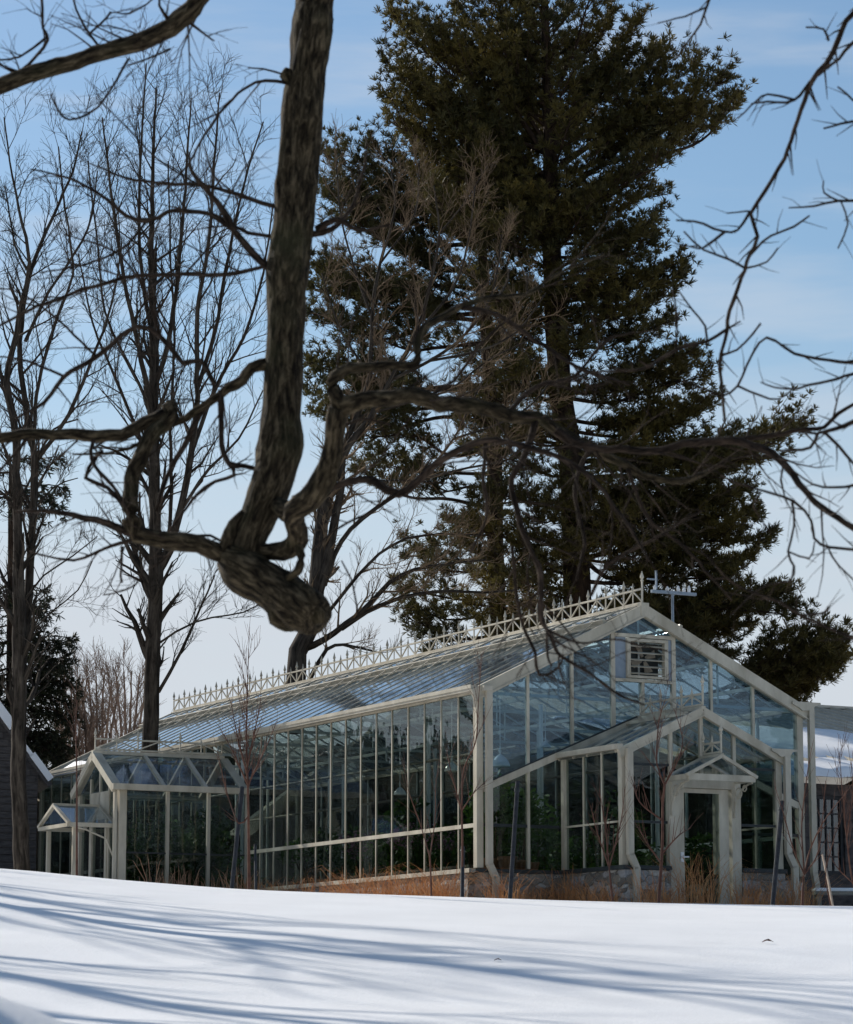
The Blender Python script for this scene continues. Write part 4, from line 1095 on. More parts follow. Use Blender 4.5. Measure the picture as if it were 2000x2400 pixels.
spots2 = [(x, WY0 - .8 - random.uniform(0, .9), .22, .3, random.uniform(.6, 1.15)) for x in np.arange(-2.7, -.5, .2)] + [(-.7, y, .2, .3, random.uniform(.5, .95)) for y in np.arange(6, 9.5, .5)]
blades(520, spots2, .6, 1.25, .010, .45, 'reed', 'dry_stems', 'tall dry tan stems standing before the side wing', 6)

# ------------------------------------------------------------------ saplings and stakes
def sapling(base, pts, w, seed, label, kids=(7, 6), twist=(16, 42), sub=None, mat='bark_red', lvl=2, L=1.1, t0=.35):
    """base and pts in photo pixels, w width in photo pixels at the base"""
    Y = 50.4
    global rnd
    rnd = random.Random(seed)
    r0 = w / F_PX * Y / 2 * .66
    allp = [base] + pts
    c = [P(x, y, Y + .12 * math.sin(i * 1.7 + seed)) for i, (x, y) in enumerate(allp)]
    c[0][2] = gz(c[0][0], c[0][1]) - .03
    p, r = resample(c, np.linspace(r0, r0 * .22, len(c)), .15)
    cfg = dict(kids=[0, 4, 6, 7], seg=.16, wob=.07, trop=.07, ang=twist, up=.30, rmin=.0033, lmin=.3); L = L * 1.5
    lines = []
    spawn(lines, p, r, L, lvl, cfg, int(kids[0] * 1.6), t0)
    lines2 = [(p, r)]
    for s_ in (sub or []):
        cc = [P(x, y, Y + .2 * (i + 1) * (1 if (seed + i) % 2 else -1) * .4) for i, (x, y) in enumerate(s_)]
        cc[0] = p[np.argmin(np.linalg.norm(p - P(s_[0][0], s_[0][1], Y), axis=1))]
        q_, rr = resample(cc, np.linspace(r0 * .6, r0 * .15, len(cc)), .12); lines2.append((q_, rr)); spawn(lines, q_, rr, L * .8, lvl - 1, cfg, int(kids[1] * 1.8), .12)
    e = empty('sapling', tuple(c[0]), 0, label, 'young tree', 'young bare trees planted before the greenhouse')
    tube_obj('trunk', lines2, 8, M[mat], e, off=c[0])
    tube_obj('crown', [(a, b_) for a, b_, _ in lines], 4, M[mat], e, off=c[0])
sapling((584, 2093), [(583, 1960), (581, 1840), (578, 1700), (583, 1520)], 12, 1, 'tall slender sapling before the side wing with a bushy crown', (16, 8), sub=[[(578, 1850), (545, 1760), (512, 1700)], [(580, 1840), (620, 1760), (650, 1690)], [(582, 1900), (560, 1930), (530, 1850), (510, 1760)], [(580, 1830), (560, 1740), (540, 1640)], [(580, 1800), (600, 1700), (612, 1640)]], L=.9, t0=.42)
sapling((1012, 2104), [(1008, 2010), (1003, 1990)], 8, 2, 'small forked sapling in front of the last side wall panes', (0, 7), sub=[[(1006, 2010), (985, 1930), (960, 1860), (945, 1790)], [(1006, 2005), (1020, 1920), (1022, 1840), (1035, 1750)]], L=.8)
sapling((1083, 2109), [(1084, 1990), (1083, 1880), (1088, 1800), (1115, 1740), (1122, 1640), (1128, 1560)], 9, 3, 'sapling beside the corner post of the greenhouse with dark lower trunk', (8, 5), sub=[[(1083, 1890), (1060, 1820), (1048, 1760)], [(1083, 1900), (1110, 1860), (1140, 1830)]], L=.9)
sapling((1437, 2124), [(1430, 2050), (1427, 2020)], 10, 4, 'low spreading sapling beside the porch downspout', (0, 8), sub=[[(1430, 2030), (1400, 1950), (1385, 1890)], [(1430, 2025), (1455, 1930), (1465, 1850)], [(1428, 2020), (1418, 1930), (1405, 1850)]], L=.8)
sapling((1544, 2127), [(1553, 1980), (1554, 1880), (1558, 1840), (1540, 1790), (1545, 1690), (1560, 1640)], 12, 5, 'tall reddish sapling left of the porch door', (8, 6), sub=[[(1557, 1835), (1590, 1780), (1600, 1730), (1580, 1660)], [(1552, 2020), (1520, 1980), (1490, 1930)], [(1553, 1920), (1500, 1880), (1480, 1820)], [(1550, 2010), (1590, 1960), (1620, 1940)]], L=.9)
sapling((1881, 2134), [(1883, 2060), (1886, 2050)], 11, 6, 'wide forked sapling right of the porch', (0, 7), sub=[[(1884, 2055), (1860, 1990), (1835, 1900), (1815, 1840)], [(1885, 2050), (1900, 1990), (1935, 1920), (1990, 1850), (2020, 1800)], [(1885, 2048), (1880, 1930), (1895, 1800), (1905, 1745)], [(1885, 2050), (1920, 1990), (1936, 1830)]], L=.7)
sapling((2030, 2135), [(2000, 2070), (1985, 1960), (1975, 1850), (1967, 1760)], 8, 7, 'thin sapling at the right edge of the view', (8, 5), sub=[[(2000, 2070), (1960, 2030), (1940, 1980)], [(1985, 1960), (2000, 1850), (1988, 1745)]], L=.7)
sapling((180, 2062), [(180, 1960), (180, 1830), (178, 1700), (181, 1640)], 9, 8, 'thin straight sapling before the far end of the greenhouse', (4, 4), L=.5, t0=.5)
sapling((1950, 2134), [(1936, 2060), (1940, 1990)], 6, 9, 'short twiggy sapling in front of the dark window', (0, 5), sub=[[(1938, 2040), (1960, 1950), (1975, 1900)]], L=.6)
STAKES = [((541, 2094), (568, 1845), 13, 'slanted dark wrapped stake beside the tall sapling at the wing'),
      ((1083, 2111), (1085, 1985), 12, 'short dark stake tied to the sapling at the greenhouse corner'),
      ((1194, 2116), (1214, 1832), 13, 'long slanted dark stake under the big bell lamp'),
      ((1809, 2132), (1834, 1878), 14, 'slanted dark stake right of the porch door'),
      ((600, 2092), (598, 1980), 8, 'short dark stake against the tall sapling trunk')]
for (x0, y0), (x1, y1), w, lab in STAKES:
    a_ = P(x0, y0, 50.0); c_ = P(x1, y1, 50.5); a_[2] = min(a_[2], gz(a_[0], 50.0)) - .1
    e = empty('tree_stake', tuple(a_), 0, lab, 'stake', 'dark stakes holding the young trees')
    r_ = w / F_PX * 50 / 2 * .8; d_ = c_ - a_
    b = MB(); b.tube([(0, 0, 0), tuple(d_ * .5), tuple(d_)], r_, 9); b.build('post', M['stake'], e)
    b = MB(); q_ = d_ * .93; b.tube([tuple(q_ - d_ * .012), tuple(q_ + d_ * .012)], r_ * 1.3, 9); b.build('tie_band', M['darkrail'], e)

# ------------------------------------------------------------------ conifers
def tufts(pos, dirs, size, blades_n, rng, width=.028, spread=.75):
    """needle tufts: each a spray of thin blades"""
    n = len(pos); k = blades_n
    Pp = np.repeat(pos, k, axis=0); Dd = np.repeat(dirs, k, axis=0)
    Dd = Dd + rng.normal(size=(n * k, 3)) * spread; Dd /= np.linalg.norm(Dd, axis=1, keepdims=True)
    s = np.cross(Dd, rng.normal(size=(n * k, 3))); s /= np.linalg.norm(s, axis=1, keepdims=True) + 1e-9
    sz = np.repeat(size, k)[:, None] * rng.uniform(.65, 1.2, (n * k, 1))
    w = width * rng.uniform(.7, 1.3, (n * k, 1))
    v = np.stack([Pp - s * w * .3, Pp + s * w * .3, Pp + Dd * sz * .7 + s * w * .5, Pp + Dd * sz, Pp + Dd * sz * .7 - s * w * .5], 1).reshape(-1, 3)
    f = np.arange(n * k * 5).reshape(-1, 5)
    return v, f

class Conifer:
    def __init__(s, Y, seed):
        s.Y = Y; s.rng = np.random.default_rng(seed); s.wood = []; s.tp = []; s.td = []; s.m = Y / F_PX / .875
    def trunk(s, pts, w):
        c = [V(a, b, s.Y) for a, b in pts]; r = [vr(q, s.Y) for q in w]
        s.tc = np.array(c); p, rr = resample(c, r, .4); s.tl = (p, rr)
    def branch(s, a, tip, dy0, dy1, dens=1.0, thick=55, upc=.35, droop=0, sub=1.0, start=.12):
        """a, tip: 3D points"""
        rng = s.rng; L = np.linalg.norm(tip - a)
        a = a + np.array([0, 0, rng.normal() * .22])
        q1 = a * .68 + tip * .32 + np.array([0, 0, -.05 * L]) + rng.normal(size=3) * .045 * L
        mid = a * .38 + tip * .62 + np.array([0, 0, -.06 * L * (1 if not droop else -.6)]) + rng.normal(size=3) * .05 * L
        p, r = resample([a, q1, mid, tip], [.02 + .012 * L, .018 + .008 * L, .015 + .005 * L, .010], .3)
        s.wood.append((p, r))
        n = max(4, int(L / .24 * dens))
        T = thick * s.m
        main = unit(tip - a); hor = unit(np.cross(main, [0, 0, 1.]))
        for k in range(n):
            t = start + (1 - start) * (k + rng.random()) / n
            x = t * (len(p) - 1); i0 = min(int(x), len(p) - 2); q_ = p[i0] + (p[i0 + 1] - p[i0]) * (x - i0)
            for sg in (-1, 1):
                if rng.random() > .9: continue
                sl_ = (.38 * L * (1 - t) ** .8 * (0.4 + t) * 1.4 + .45) * rng.uniform(.6, 1.15) * sub
                sl_ = min(sl_, 2.0)
                dd = unit(main * rng.uniform(.5, 1.0) + hor * sg * rng.uniform(.4, 1.0) + np.array([0, 0, rng.normal() * .35 * T / .7 + upc - droop]))
                e_ = q_ + dd * sl_ + np.array([0, 0, .12 * sl_ * (1 if not droop else -2)])
                m_ = q_ + dd * sl_ * .5
                s.wood.append((np.array([q_, m_, e_]), np.array([.014, .01, .006])))
                nt_ = max(3, int(sl_ / .15))
                tt = np.linspace(.2, 1, nt_)
                pp = q_ + (e_ - q_) * tt[:, None] + rng.normal(size=(nt_, 3)) * np.array([.09, .09, .11 * T / .7])
                s.tp.append(pp); s.td.append(np.tile(unit(dd * .8 + np.array([0, 0, .8 - 1.6 * droop])), (nt_, 1)))
        s.tp.append(tip[None] + rng.normal(size=(4, 3)) * .06); s.td.append(np.tile(unit(main + np.array([0, 0, .5])), (4, 1)))
    def vb(s, ax, ay, tx, ty, dep=None, **kw):
        dep = s.rng.uniform(-1.6, 1.2) if dep is None else dep
        s.branch(V(ax, ay, s.Y), V(tx, ty, s.Y + dep), 0, 0, **kw)
    def build(s, name, label, cat, mat, group, base, size=.19, nb=9, width=.03, spread=.75):
        tp = np.concatenate(s.tp); td = np.concatenate(s.td)
        e = empty(name, tuple(base), 0, label, cat, group)
        rough_tube('trunk', [s.tl], 12, M['bark_pine'], e, .08, 2.0, off=base)
        tube_obj('limbs', s.wood, 5, M['bark_pine'], e, off=base)
        v, f = tufts(tp, td, size * s.rng.uniform(.7, 1.25, len(tp)), nb, s.rng, width, spread)
        np_mesh('crown', v, f, M[mat], e, off=base)
        print(name, 'tufts', len(tp))
CG = 'conifers behind the greenhouse'
# big white pine
pt = Conifer(84, 3)
pt.trunk([(1195, 1640), (1190, 1400), (1182, 1150), (1176, 980), (1150, 800), (1138, 620), (1130, 470), (1128, 300), (1120, 100), (1115, -80), (1112, -200)], [64, 60, 56, 54, 48, 44, 38, 30, 20, 12, 5])
R_ = [(1150, 120, 1230, -60), (1150, 160, 1260, 20), (1135, 60, 1190, -90), (1150, 220, 1310, 45), (1150, 280, 1350, 110), (1150, 250, 1300, 110), (1150, 340, 1425, 140), (1150, 380, 1490, 165), (1160, 410, 1508, 215), (1160, 400, 1440, 225), (1155, 430, 1420, 262),
      (1150, 440, 1370, 330), (1140, 480, 1350, 395), (1135, 520, 1345, 440), (1135, 560, 1320, 470), (1138, 590, 1335, 495), (1140, 610, 1395, 535), (1140, 640, 1385, 570), (1142, 660, 1380, 600), (1145, 690, 1375, 660), (1148, 720, 1290, 690),
      (1150, 790, 1415, 725), (1152, 810, 1395, 745), (1155, 830, 1452, 770), (1158, 870, 1450, 825), (1165, 900, 1420, 850), (1165, 940, 1650, 872), (1165, 950, 1600, 895), (1168, 970, 1500, 930), (1172, 990, 1525, 945), (1175, 1030, 1530, 1000), (1175, 1050, 1480, 1020), (1176, 1080, 1545, 1055), (1180, 1110, 1480, 1090), (1180, 1140, 1570, 1110), (1182, 1160, 1540, 1145),
      (1182, 1190, 1500, 1175), (1184, 1230, 1600, 1215), (1184, 1240, 1560, 1235), (1186, 1270, 1625, 1262), (1186, 1280, 1540, 1285), (1188, 1300, 1480, 1300), (1188, 1350, 1500, 1345), (1190, 1360, 1440, 1340)]
for a, b_, c_, d_ in R_: pt.vb(a, b_, c_, d_, dens=1.1, thick=44 if b_ < 470 else 36, start=.10, upc=.42 if b_ < 470 else .16, sub=1.0)
# the low bough that hangs out beyond the roof
pt.vb(1190, 1430, 1725, 1330, dep=-1.0, dens=.9, thick=40, start=.55, upc=.55)
pt.vb(1190, 1440, 1700, 1385, dep=-.4, dens=1.0, thick=50, start=.58, upc=.45); pt.vb(1190, 1450, 1650, 1415, dep=.3, dens=1.1, thick=45, start=.6, upc=.3); pt.vb(1190, 1440, 1720, 1360, dep=.3, dens=1.0, thick=40, start=.66, upc=.4)
L_ = [(1100, 60, 1040, -80), (1110, 140, 960, -30), (1110, 200, 935, 20), (1115, 300, 850, 60), (1115, 330, 805, 35), (1115, 280, 900, 60), (1120, 360, 790, 130), (1120, 390, 830, 160), (1120, 410, 790, 200), (1122, 440, 800, 250), (1122, 470, 835, 270), (1125, 430, 880, 200), (1125, 500, 850, 350), (1128, 540, 880, 400), (1130, 570, 900, 440), (1130, 600, 930, 480), (1120, 240, 960, 110), (1120, 380, 930, 260), (1130, 510, 940, 330),
      (1135, 650, 960, 560), (1138, 700, 985, 620), (1145, 760, 1010, 700), (1150, 820, 960, 780), (1160, 900, 960, 850), (1170, 970, 1000, 930), (1176, 1050, 1010, 1010), (1180, 1110, 930, 1070), (1182, 1160, 960, 1120), (1184, 1220, 980, 1180), (1186, 1280, 960, 1240), (1188, 1330, 1000, 1300), (1190, 1380, 1040, 1350)]
for a, b_, c_, d_ in L_: pt.vb(a, b_, c_, d_, dens=1.1, thick=46 if b_ < 620 else 38, start=.08, upc=.42 if b_ < 450 else .3)
rg = np.random.default_rng(5)
def lim(vy):   # crown half width away from the camera line, in view px
    return np.interp(vy, [-150, 0, 150, 300, 450, 600, 900, 1200, 1400], [40, 95, 160, 250, 200, 160, 250, 300, 230])
for k in range(78):
    vy = rg.uniform(-120, 1360); vy = vy if rg.random() < .45 or vy < 500 else rg.uniform(-120, 500)
    tx = np.interp(vy, [-200, 100, 470, 620, 980, 1400], [1112, 1120, 1130, 1138, 1176, 1190])
    az = rg.uniform(0, 2 * np.pi); w_ = lim(vy) * rg.uniform(.6, 1.0) * pt.m * (1 if vy < 480 else .8)
    rise = np.interp(vy, [0, 500, 900], [.75, .35, .06])
    a = V(tx, vy + 20, 84); tip = a + np.array([math.cos(az) * w_ * .75, math.sin(az) * w_, w_ * rise])
    pt.branch(a, tip, 0, 0, dens=.9, thick=60 if vy < 480 else 42)
for k in range(24):       # boughs facing the viewer that hide most of the trunk
    vy = rg.uniform(440, 1340); tx = np.interp(vy, [-200, 100, 470, 620, 980, 1400], [1112, 1120, 1130, 1138, 1176, 1190])
    az = rg.uniform(-2.6, -.55); w_ = rg.uniform(90, 230) * pt.m; a = V(tx, vy, 84)
    pt.branch(a, a + np.array([math.cos(az) * w_, math.sin(az) * w_, w_ * rg.uniform(-.05, .2)]), 0, 0, dens=.9, thick=60, start=.05)
pbase = V(1195, 1640, 84); 
pt.build('white_pine', 'tall dark olive white pine whose crown leaves the top of the picture', 'pine tree', 'needle', CG, pbase, size=.21, nb=24, width=.022)
# thinner pine on its left
p2 = Conifer(88, 8)
p2.trunk([(1030, 1640), (1022, 1300), (1016, 1100), (1014, 930), (1004, 780), (995, 620), (988, 480), (985, 380), (980, 300)], [40, 36, 34, 32, 28, 24, 18, 10, 5])
L2_ = [(985, 480, 672, 320), (985, 500, 700, 380), (988, 450, 760, 300), (988, 520, 670, 400), (990, 550, 690, 450), (992, 560, 740, 470), (994, 600, 650, 545), (996, 630, 640, 590), (998, 650, 690, 600), (1000, 680, 640, 640), (1000, 700, 700, 660), (985, 430, 860, 320), (985, 470, 830, 380),
       (1004, 790, 640, 745), (1004, 800, 700, 775), (1006, 830, 640, 800), (1010, 870, 660, 840), (1012, 930, 740, 900), (1014, 960, 760, 940), (1014, 1010, 840, 985), (1016, 1030, 730, 960),
       (1016, 1110, 890, 1120), (1018, 1160, 840, 1140), (1018, 1180, 880, 1170), (1018, 1240, 830, 1210), (1020, 1270, 850, 1245), (1020, 1300, 860, 1290), (1022, 1330, 880, 1330), (1022, 1360, 930, 1350), (1022, 1330, 830, 1265)]
for a, b_, c_, d_ in L2_:
    st_ = .12 if b_ < 720 else .32
    p2.vb(a, b_, c_, d_, dens=1.0 if b_ < 720 else .7, thick=46, start=st_)
for a, b_, c_, d_ in [(985, 420, 1080, 330), (990, 520, 1090, 450), (1000, 640, 1090, 600), (1004, 760, 1100, 740), (1012, 900, 1110, 880), (1018, 1200, 1110, 1180), (1020, 1290, 1130, 1270), (1022, 1350, 1120, 1340), (985, 380, 1000, 290), (985, 400, 920, 300)]:
    p2.vb(a, b_, c_, d_, dens=.8, thick=50)
for k in range(34):
    vy = rg.uniform(380, 1340)
    tx = np.interp(vy, [300, 620, 930, 1300], [985, 995, 1014, 1022]); az = rg.uniform(0, 2 * np.pi); w_ = rg.uniform(120, 240) * p2.m * (1 if vy < 760 else .7)
    a = V(tx, vy, 88); p2.branch(a, a + np.array([math.cos(az) * w_ * .5, math.sin(az) * w_, w_ * .2]), 0, 0, dens=.7, thick=45)
p2.build('white_pine', 'slimmer pine with open layered boughs left of the big pine trunk', 'pine tree', 'needle2', CG, V(1030, 1640, 88), size=.21, nb=24, width=.022)
# spruce at the far left
p3 = Conifer(92, 12)
p3.trunk([(28, 1800), (26, 1500), (24, 1200), (22, 1000), (20, 930)], [34, 30, 18, 9, 3])
for a, b_, c_, d_ in [(22, 960, 122, 935), (22, 985, 130, 1000), (22, 1010, 105, 1040), (24, 1190, 92, 1212), (24, 1220, 96, 1245), (24, 1260, 90, 1290), (26, 1300, 150, 1308), (26, 1330, 140, 1345), (26, 1370, 145, 1390), (26, 1400, 150, 1430), (26, 1440, 150, 1470), (26, 1480, 135, 1500), (26, 1500, 150, 1535), (26, 1530, 140, 1560), (26, 1560, 150, 1600)]:
    for j in range(2 if b_ > 1280 else 1): p3.vb(a, b_ + j * 8, c_ - j * 12, d_ + j * 10, dens=1.2, thick=26, upc=-.05, droop=.5, sub=.7, start=.1)
    p3.vb(a, b_, 2 * a - c_ + 10, d_ + 5, dens=1.0, thick=26, upc=-.05, droop=.5, sub=.7)
for k in range(20):
    vy = rg.uniform(1310, 1560); az = rg.uniform(0, 2 * np.pi); w_ = rg.uniform(60, 130) * p3.m
    a = V(24, vy, 92); p3.branch(a, a + np.array([math.cos(az) * w_, math.sin(az) * w_, -.1 * w_]), 0, 0, dens=1.0, thick=26, droop=.5, sub=.7)
p3.build('spruce', 'dark drooping spruce behind the shed at the left edge', 'spruce tree', 'spruce', CG, V(28, 1800, 92), size=.22, nb=9, width=.035)

# ------------------------------------------------------------------ bare trees behind
def bare_tree(name, wood, cfg, lvl, kids, L, label, group, mat, twmat, base, seed, klen=None, cat='tree'):
    global rnd
    rnd = random.Random(seed)
    lines = []
    for p, r, nm in wood.lines:
        ln = np.linalg.norm(np.diff(p, axis=0), axis=1).sum()
        spawn(lines, p, r, min(L, ln * .7), lvl, cfg, max(2, int(ln * kids)), cfg.get('t0', .3))
    e = empty(name, tuple(base), 0, label, cat, group)
    tk = [(wander(p, r, .35), r) for p, r, _ in wood.lines]
    v = rough_tube('trunk', tk, 10, M[mat], e, .07, 2.5, off=base)
    tube_obj('crown', [(p, r) for p, r, _ in lines], 3, M[twmat], e, off=base)
    print(name, 'twigs', len(lines))
BG = 'bare trees behind the greenhouse'
cfgB = dict(kids=[0, 4, 5, 5], seg=.36, wob=.17, trop=.045, ang=(20, 56), up=.22, rmin=.0052, lmin=.35, t0=.15)
wB = Wood(70, 21, .03, .35)
wB.limb([(305, 1640), (310, 1500), (314, 1320), (320, 1172), (318, 1100), (316, 852), (316, 732), (310, 560), (312, 400), (320, 180)], [38, 34, 32, 32, 26, 22, 20, 14, 9, 4])
for pts, w in [([(322, 1165), (344, 1130), (368, 1052), (392, 932), (404, 812), (406, 640), (430, 480), (442, 300), (450, 190)], (20, 3)),
               ([(404, 800), (440, 680), (470, 520), (500, 380), (540, 250)], (10, 3)),
               ([(392, 932), (440, 800), (500, 690), (540, 560), (560, 420)], (10, 3)),
               ([(316, 852), (290, 740), (262, 610), (240, 480), (222, 340), (210, 240)], (13, 3)),
               ([(316, 800), (345, 700), (365, 560), (378, 420), (385, 300), (392, 200)], (12, 3)),
               ([(314, 700), (290, 560), (285, 420), (290, 300), (300, 130)], (10, 3)),
               ([(318, 1000), (280, 880), (230, 760), (190, 660), (160, 520)], (9, 3)),
               ([(345, 1130), (352, 1000), (350, 850), (358, 700), (350, 520), (345, 330)], (9, 3)),
               ([(368, 1052), (430, 960), (490, 900), (540, 800)], (8, 3)),
               ([(316, 900), (300, 820), (250, 720), (215, 640), (200, 500), (180, 330)], (8, 3)),
               ([(325, 1420), (370, 1340), (410, 1250), (440, 1180)], (8, 3)), ([(325, 1320), (400, 1275), (500, 1255), (550, 1230)], (5, 2))]:
    wB.limb(pts, w)
bare_tree('bare_tree', wB, cfgB, 3, 2.8, 3.3, 'tall many-stemmed bare tree behind the greenhouse left of the hanging limb', BG, 'bark_grey', 'bark_grey', V(305, 1640, 70), 31)
wA = Wood(64, 22, .03, .3)
wA.limb([(46, 1800), (42, 1700), (38, 1560), (40, 1310), (36, 1090), (32, 890), (14, 790), (28, 712), (45, 620), (60, 540), (40, 430), (20, 330), (8, 240)], [36, 34, 32, 30, 20, 16, 14, 12, 10, 8, 6, 4, 3])
for pts, w in [([(42, 1400), (56, 1250), (66, 1090), (72, 950), (56, 850), (40, 730), (52, 610), (72, 530), (110, 440), (150, 350), (168, 270)], (20, 3)),
               ([(72, 950), (140, 850), (192, 730), (230, 620), (250, 500)], (10, 3)), ([(66, 1050), (70, 900), (80, 780), (120, 640), (150, 560), (130, 400), (120, 300)], (10, 3)),
               ([(30, 880), (0, 760), (-30, 600), (-20, 450)], (10, 3)), ([(72, 950), (110, 880), (160, 860)], (6, 3)), ([(60, 560), (30, 500), (10, 380)], (6, 3)),
               ([(38, 1250), (90, 1180), (150, 1140), (200, 1100)], (5, 2)), ([(38, 1330), (100, 1260), (160, 1210), (190, 1150)], (4, 2)), ([(66, 1050), (110, 1000), (160, 980)], (5, 2)),
               ([(52, 700), (100, 600), (180, 470), (200, 350)], (8, 3)), ([(38, 1000), (0, 900), (-40, 860)], (8, 3))]:
    wA.limb(pts, w)
bA = V(46, 1800, 64); bA[2] = gz(bA[0], 64) - .1
bare_tree('bare_tree', wA, cfgB, 3, 2.0, 3.2, 'twin-trunked bare tree in front of the dark shed at the left edge', BG, 'bark_grey', 'bark_grey', bA, 32)
cfgC = dict(kids=[0, 4, 5, 5], seg=.34, wob=.17, trop=.06, ang=(20, 56), up=.24, rmin=.0062, lmin=.35, t0=.2)
wC = Wood(76, 23, .03, .35)
wC.limb([(600, 1500), (607, 1400), (612, 1337), (637, 1287), (650, 1200), (657, 1100), (667, 1030), (690, 960), (717, 910), (759, 857), (800, 780), (850, 690), (880, 600), (900, 480), (890, 380)], [46, 42, 40, 36, 34, 30, 26, 20, 16, 13, 11, 9, 7, 5, 3])
for pts, w in [([(645, 1240), (672, 1150), (690, 1050), (700, 997), (703, 927), (731, 857), (759, 770), (763, 650), (780, 540), (810, 430), (800, 330)], (22, 3)),
               ([(665, 1200), (700, 1110), (770, 1043), (857, 985), (930, 900), (990, 780)], (12, 3)),
               ([(625, 1330), (665, 1312), (735, 1260), (822, 1180), (910, 1158), (997, 1148)], (16, 4)), ([(700, 1290), (752, 1255), (822, 1225), (892, 1214), (997, 1214), (1060, 1210)], (11, 4)),
               ([(670, 1260), (735, 1180), (800, 1120), (875, 1097), (997, 1097)], (8, 4)), ([(632, 1400), (670, 1332), (707, 1322), (785, 1340)], (10, 4)),
               ([(800, 780), (880, 740), (960, 680), (1010, 600), (1030, 480)], (8, 3)), ([(850, 690), (930, 590), (960, 500), (975, 380)], (7, 3)), ([(880, 740), (980, 720), (1060, 680), (1120, 600)], (6, 3)), ([(731, 857), (820, 830), (920, 800), (1000, 740), (1080, 700)], (6, 3)),
               ([(763, 650), (730, 560), (700, 450), (690, 330)], (6, 3)), ([(760, 770), (700, 680), (660, 560)], (6, 3)), ([(900, 480), (950, 420), (1000, 340)], (4, 2)), ([(857, 985), (960, 960), (1050, 940), (1100, 880)], (6, 3)),
               ([(930, 900), (1020, 870), (1090, 830), (1130, 780)], (5, 3)), ([(780, 540), (850, 440), (860, 330)], (5, 3))]:
    wC.limb(pts, w)
bare_tree('bare_tree', wC, cfgC, 3, 2.7, 2.7, 'leaning bare tree with pale twigs spreading in front of the pines', BG, 'bark_grey', 'bark_tan', V(600, 1500, 76), 33)
# far pale shrubs
cfgS = dict(kids=[0, 4, 5, 6, 8], seg=.4, wob=.14, trop=.05, ang=(20, 50), up=.2, rmin=.0075, lmin=.4, t0=.15)
for k, (vx, top, Y, lab) in enumerate([(140, 1350, 98, 'pale bare shrub next to the spruce'), (205, 1362, 100, 'rounded pale bare shrub between the spruce and the many-stemmed tree'), (262, 1352, 104, 'pale bare shrub just left of the many-stemmed tree trunk'), (180, 1440, 92, 'low pale shrub above the far corner of the greenhouse')]):
    w = Wood(Y, 60 + k, .03, .4)
    for j in range(6):
        dx = (j - 2.5) * 16
        w.limb([(vx + dx * .15, 1640), (vx + dx * .5, 1520), (vx + dx, top + 20 + abs(dx) * .5)], (9, 3))
    bare_tree('bare_shrub', w, cfgS, 3, 1.9, 2.8, lab, 'pale shrubs behind the greenhouse', 'bark_shrub', 'bark_shrub', V(vx, 1640, Y), 70 + k, cat='shrub')

# ------------------------------------------------------------------ overhanging foreground trees
FY = 17.0
ft = Wood(FY, 5, .045, .05)
cfgF = dict(kids=[0, 3, 4, 5], seg=.10, wob=.13, trop=.015, ang=(25, 60), up=.04, rmin=.0019, rmax=.0065, lmin=.14, t0=.15, flat=.8)
tree_base = np.array([-6.3, 14.5, 0.0]); tree_base[2] = gz(-6.3, 14.5) - .1
main_px = [(690, -420), (668, -200), (648, -20), (640, 60), (632, 140), (620, 260), (607, 380), (597, 480), (590, 580), (583, 680), (580, 780), (578, 870), (573, 930), (556, 1000), (536, 1055), (514, 1105), (498, 1168)]
main_w = [96, 92, 86, 84, 86, 88, 84, 84, 86, 82, 80, 84, 96, 88, 76, 68, 84]
mp_, mr_ = ft.limb(main_px, main_w, dep=[16.0, 16.5] + [17 - .02 * i_ for i_ in range(15)])
# the bend, the sawn stub, the burls
yb = 16.75
fat = [(mp_, mr_)]
def fatlimb(pts, w, dep):
    p, r = ft.limb(pts, w, dep=dep); fat.append((p, r)); return p, r
fatlimb([(512, 1100), (494, 1150), (512, 1176), (545, 1198), (585, 1226), (622, 1252), (648, 1270)], [56, 100, 96, 88, 96, 98, 84], [16.8, 16.75, 16.7, 16.65, 16.6, 16.55, 16.5])
fatlimb([(488, 1150), (486, 1180), (500, 1196)], [70, 62, 34], [16.72] * 3)
fatlimb([(560, 1238), (572, 1264), (592, 1276), (615, 1282)], [30, 48, 46, 26], [16.6] * 4)
fatlimb([(640, 1250), (652, 1262), (655, 1280)], [30, 40, 26], [16.5] * 3)
fatlimb([(500, 1050), (482, 1075), (472, 1110), (470, 1140), (485, 1170)], [14, 30, 40, 44, 30], [16.72] * 5)
fatlimb([(590, 140), (586, 156), (592, 170)], [14, 26, 12], [16.9] * 3)
# loop that leaves the bend and climbs to the right
rp_, rr_ = fatlimb([(515, 1128), (550, 1131), (592, 1127), (611, 1105), (606, 1075), (606, 1048), (636, 1026), (664, 980), (680, 930), (688, 880), (694, 835)], [34, 36, 40, 44, 42, 48, 54, 50, 46, 44, 42], [16.75, 16.7, 16.6, 16.5, 16.4, 16.3, 16.25, 16.2, 16.15, 16.1, 16.05])
fatlimb([(606, 1050), (590, 1048), (556, 1030)], [40, 44, 36], [16.5, 16.6, 16.8])
fatlimb([(608, 1110), (618, 1140), (612, 1170), (590, 1186)], [18, 18, 17, 14], [16.5, 16.45, 16.45, 16.5])
branches = []
def br(pts, w, dirn=None, dmul=1.0):
    p, r = ft.limb(pts, w, dirn=dirn, dmul=dmul); p = wander(p, r, .16 if r[0] > .07 else .38); branches.append((p, r)); return p, r
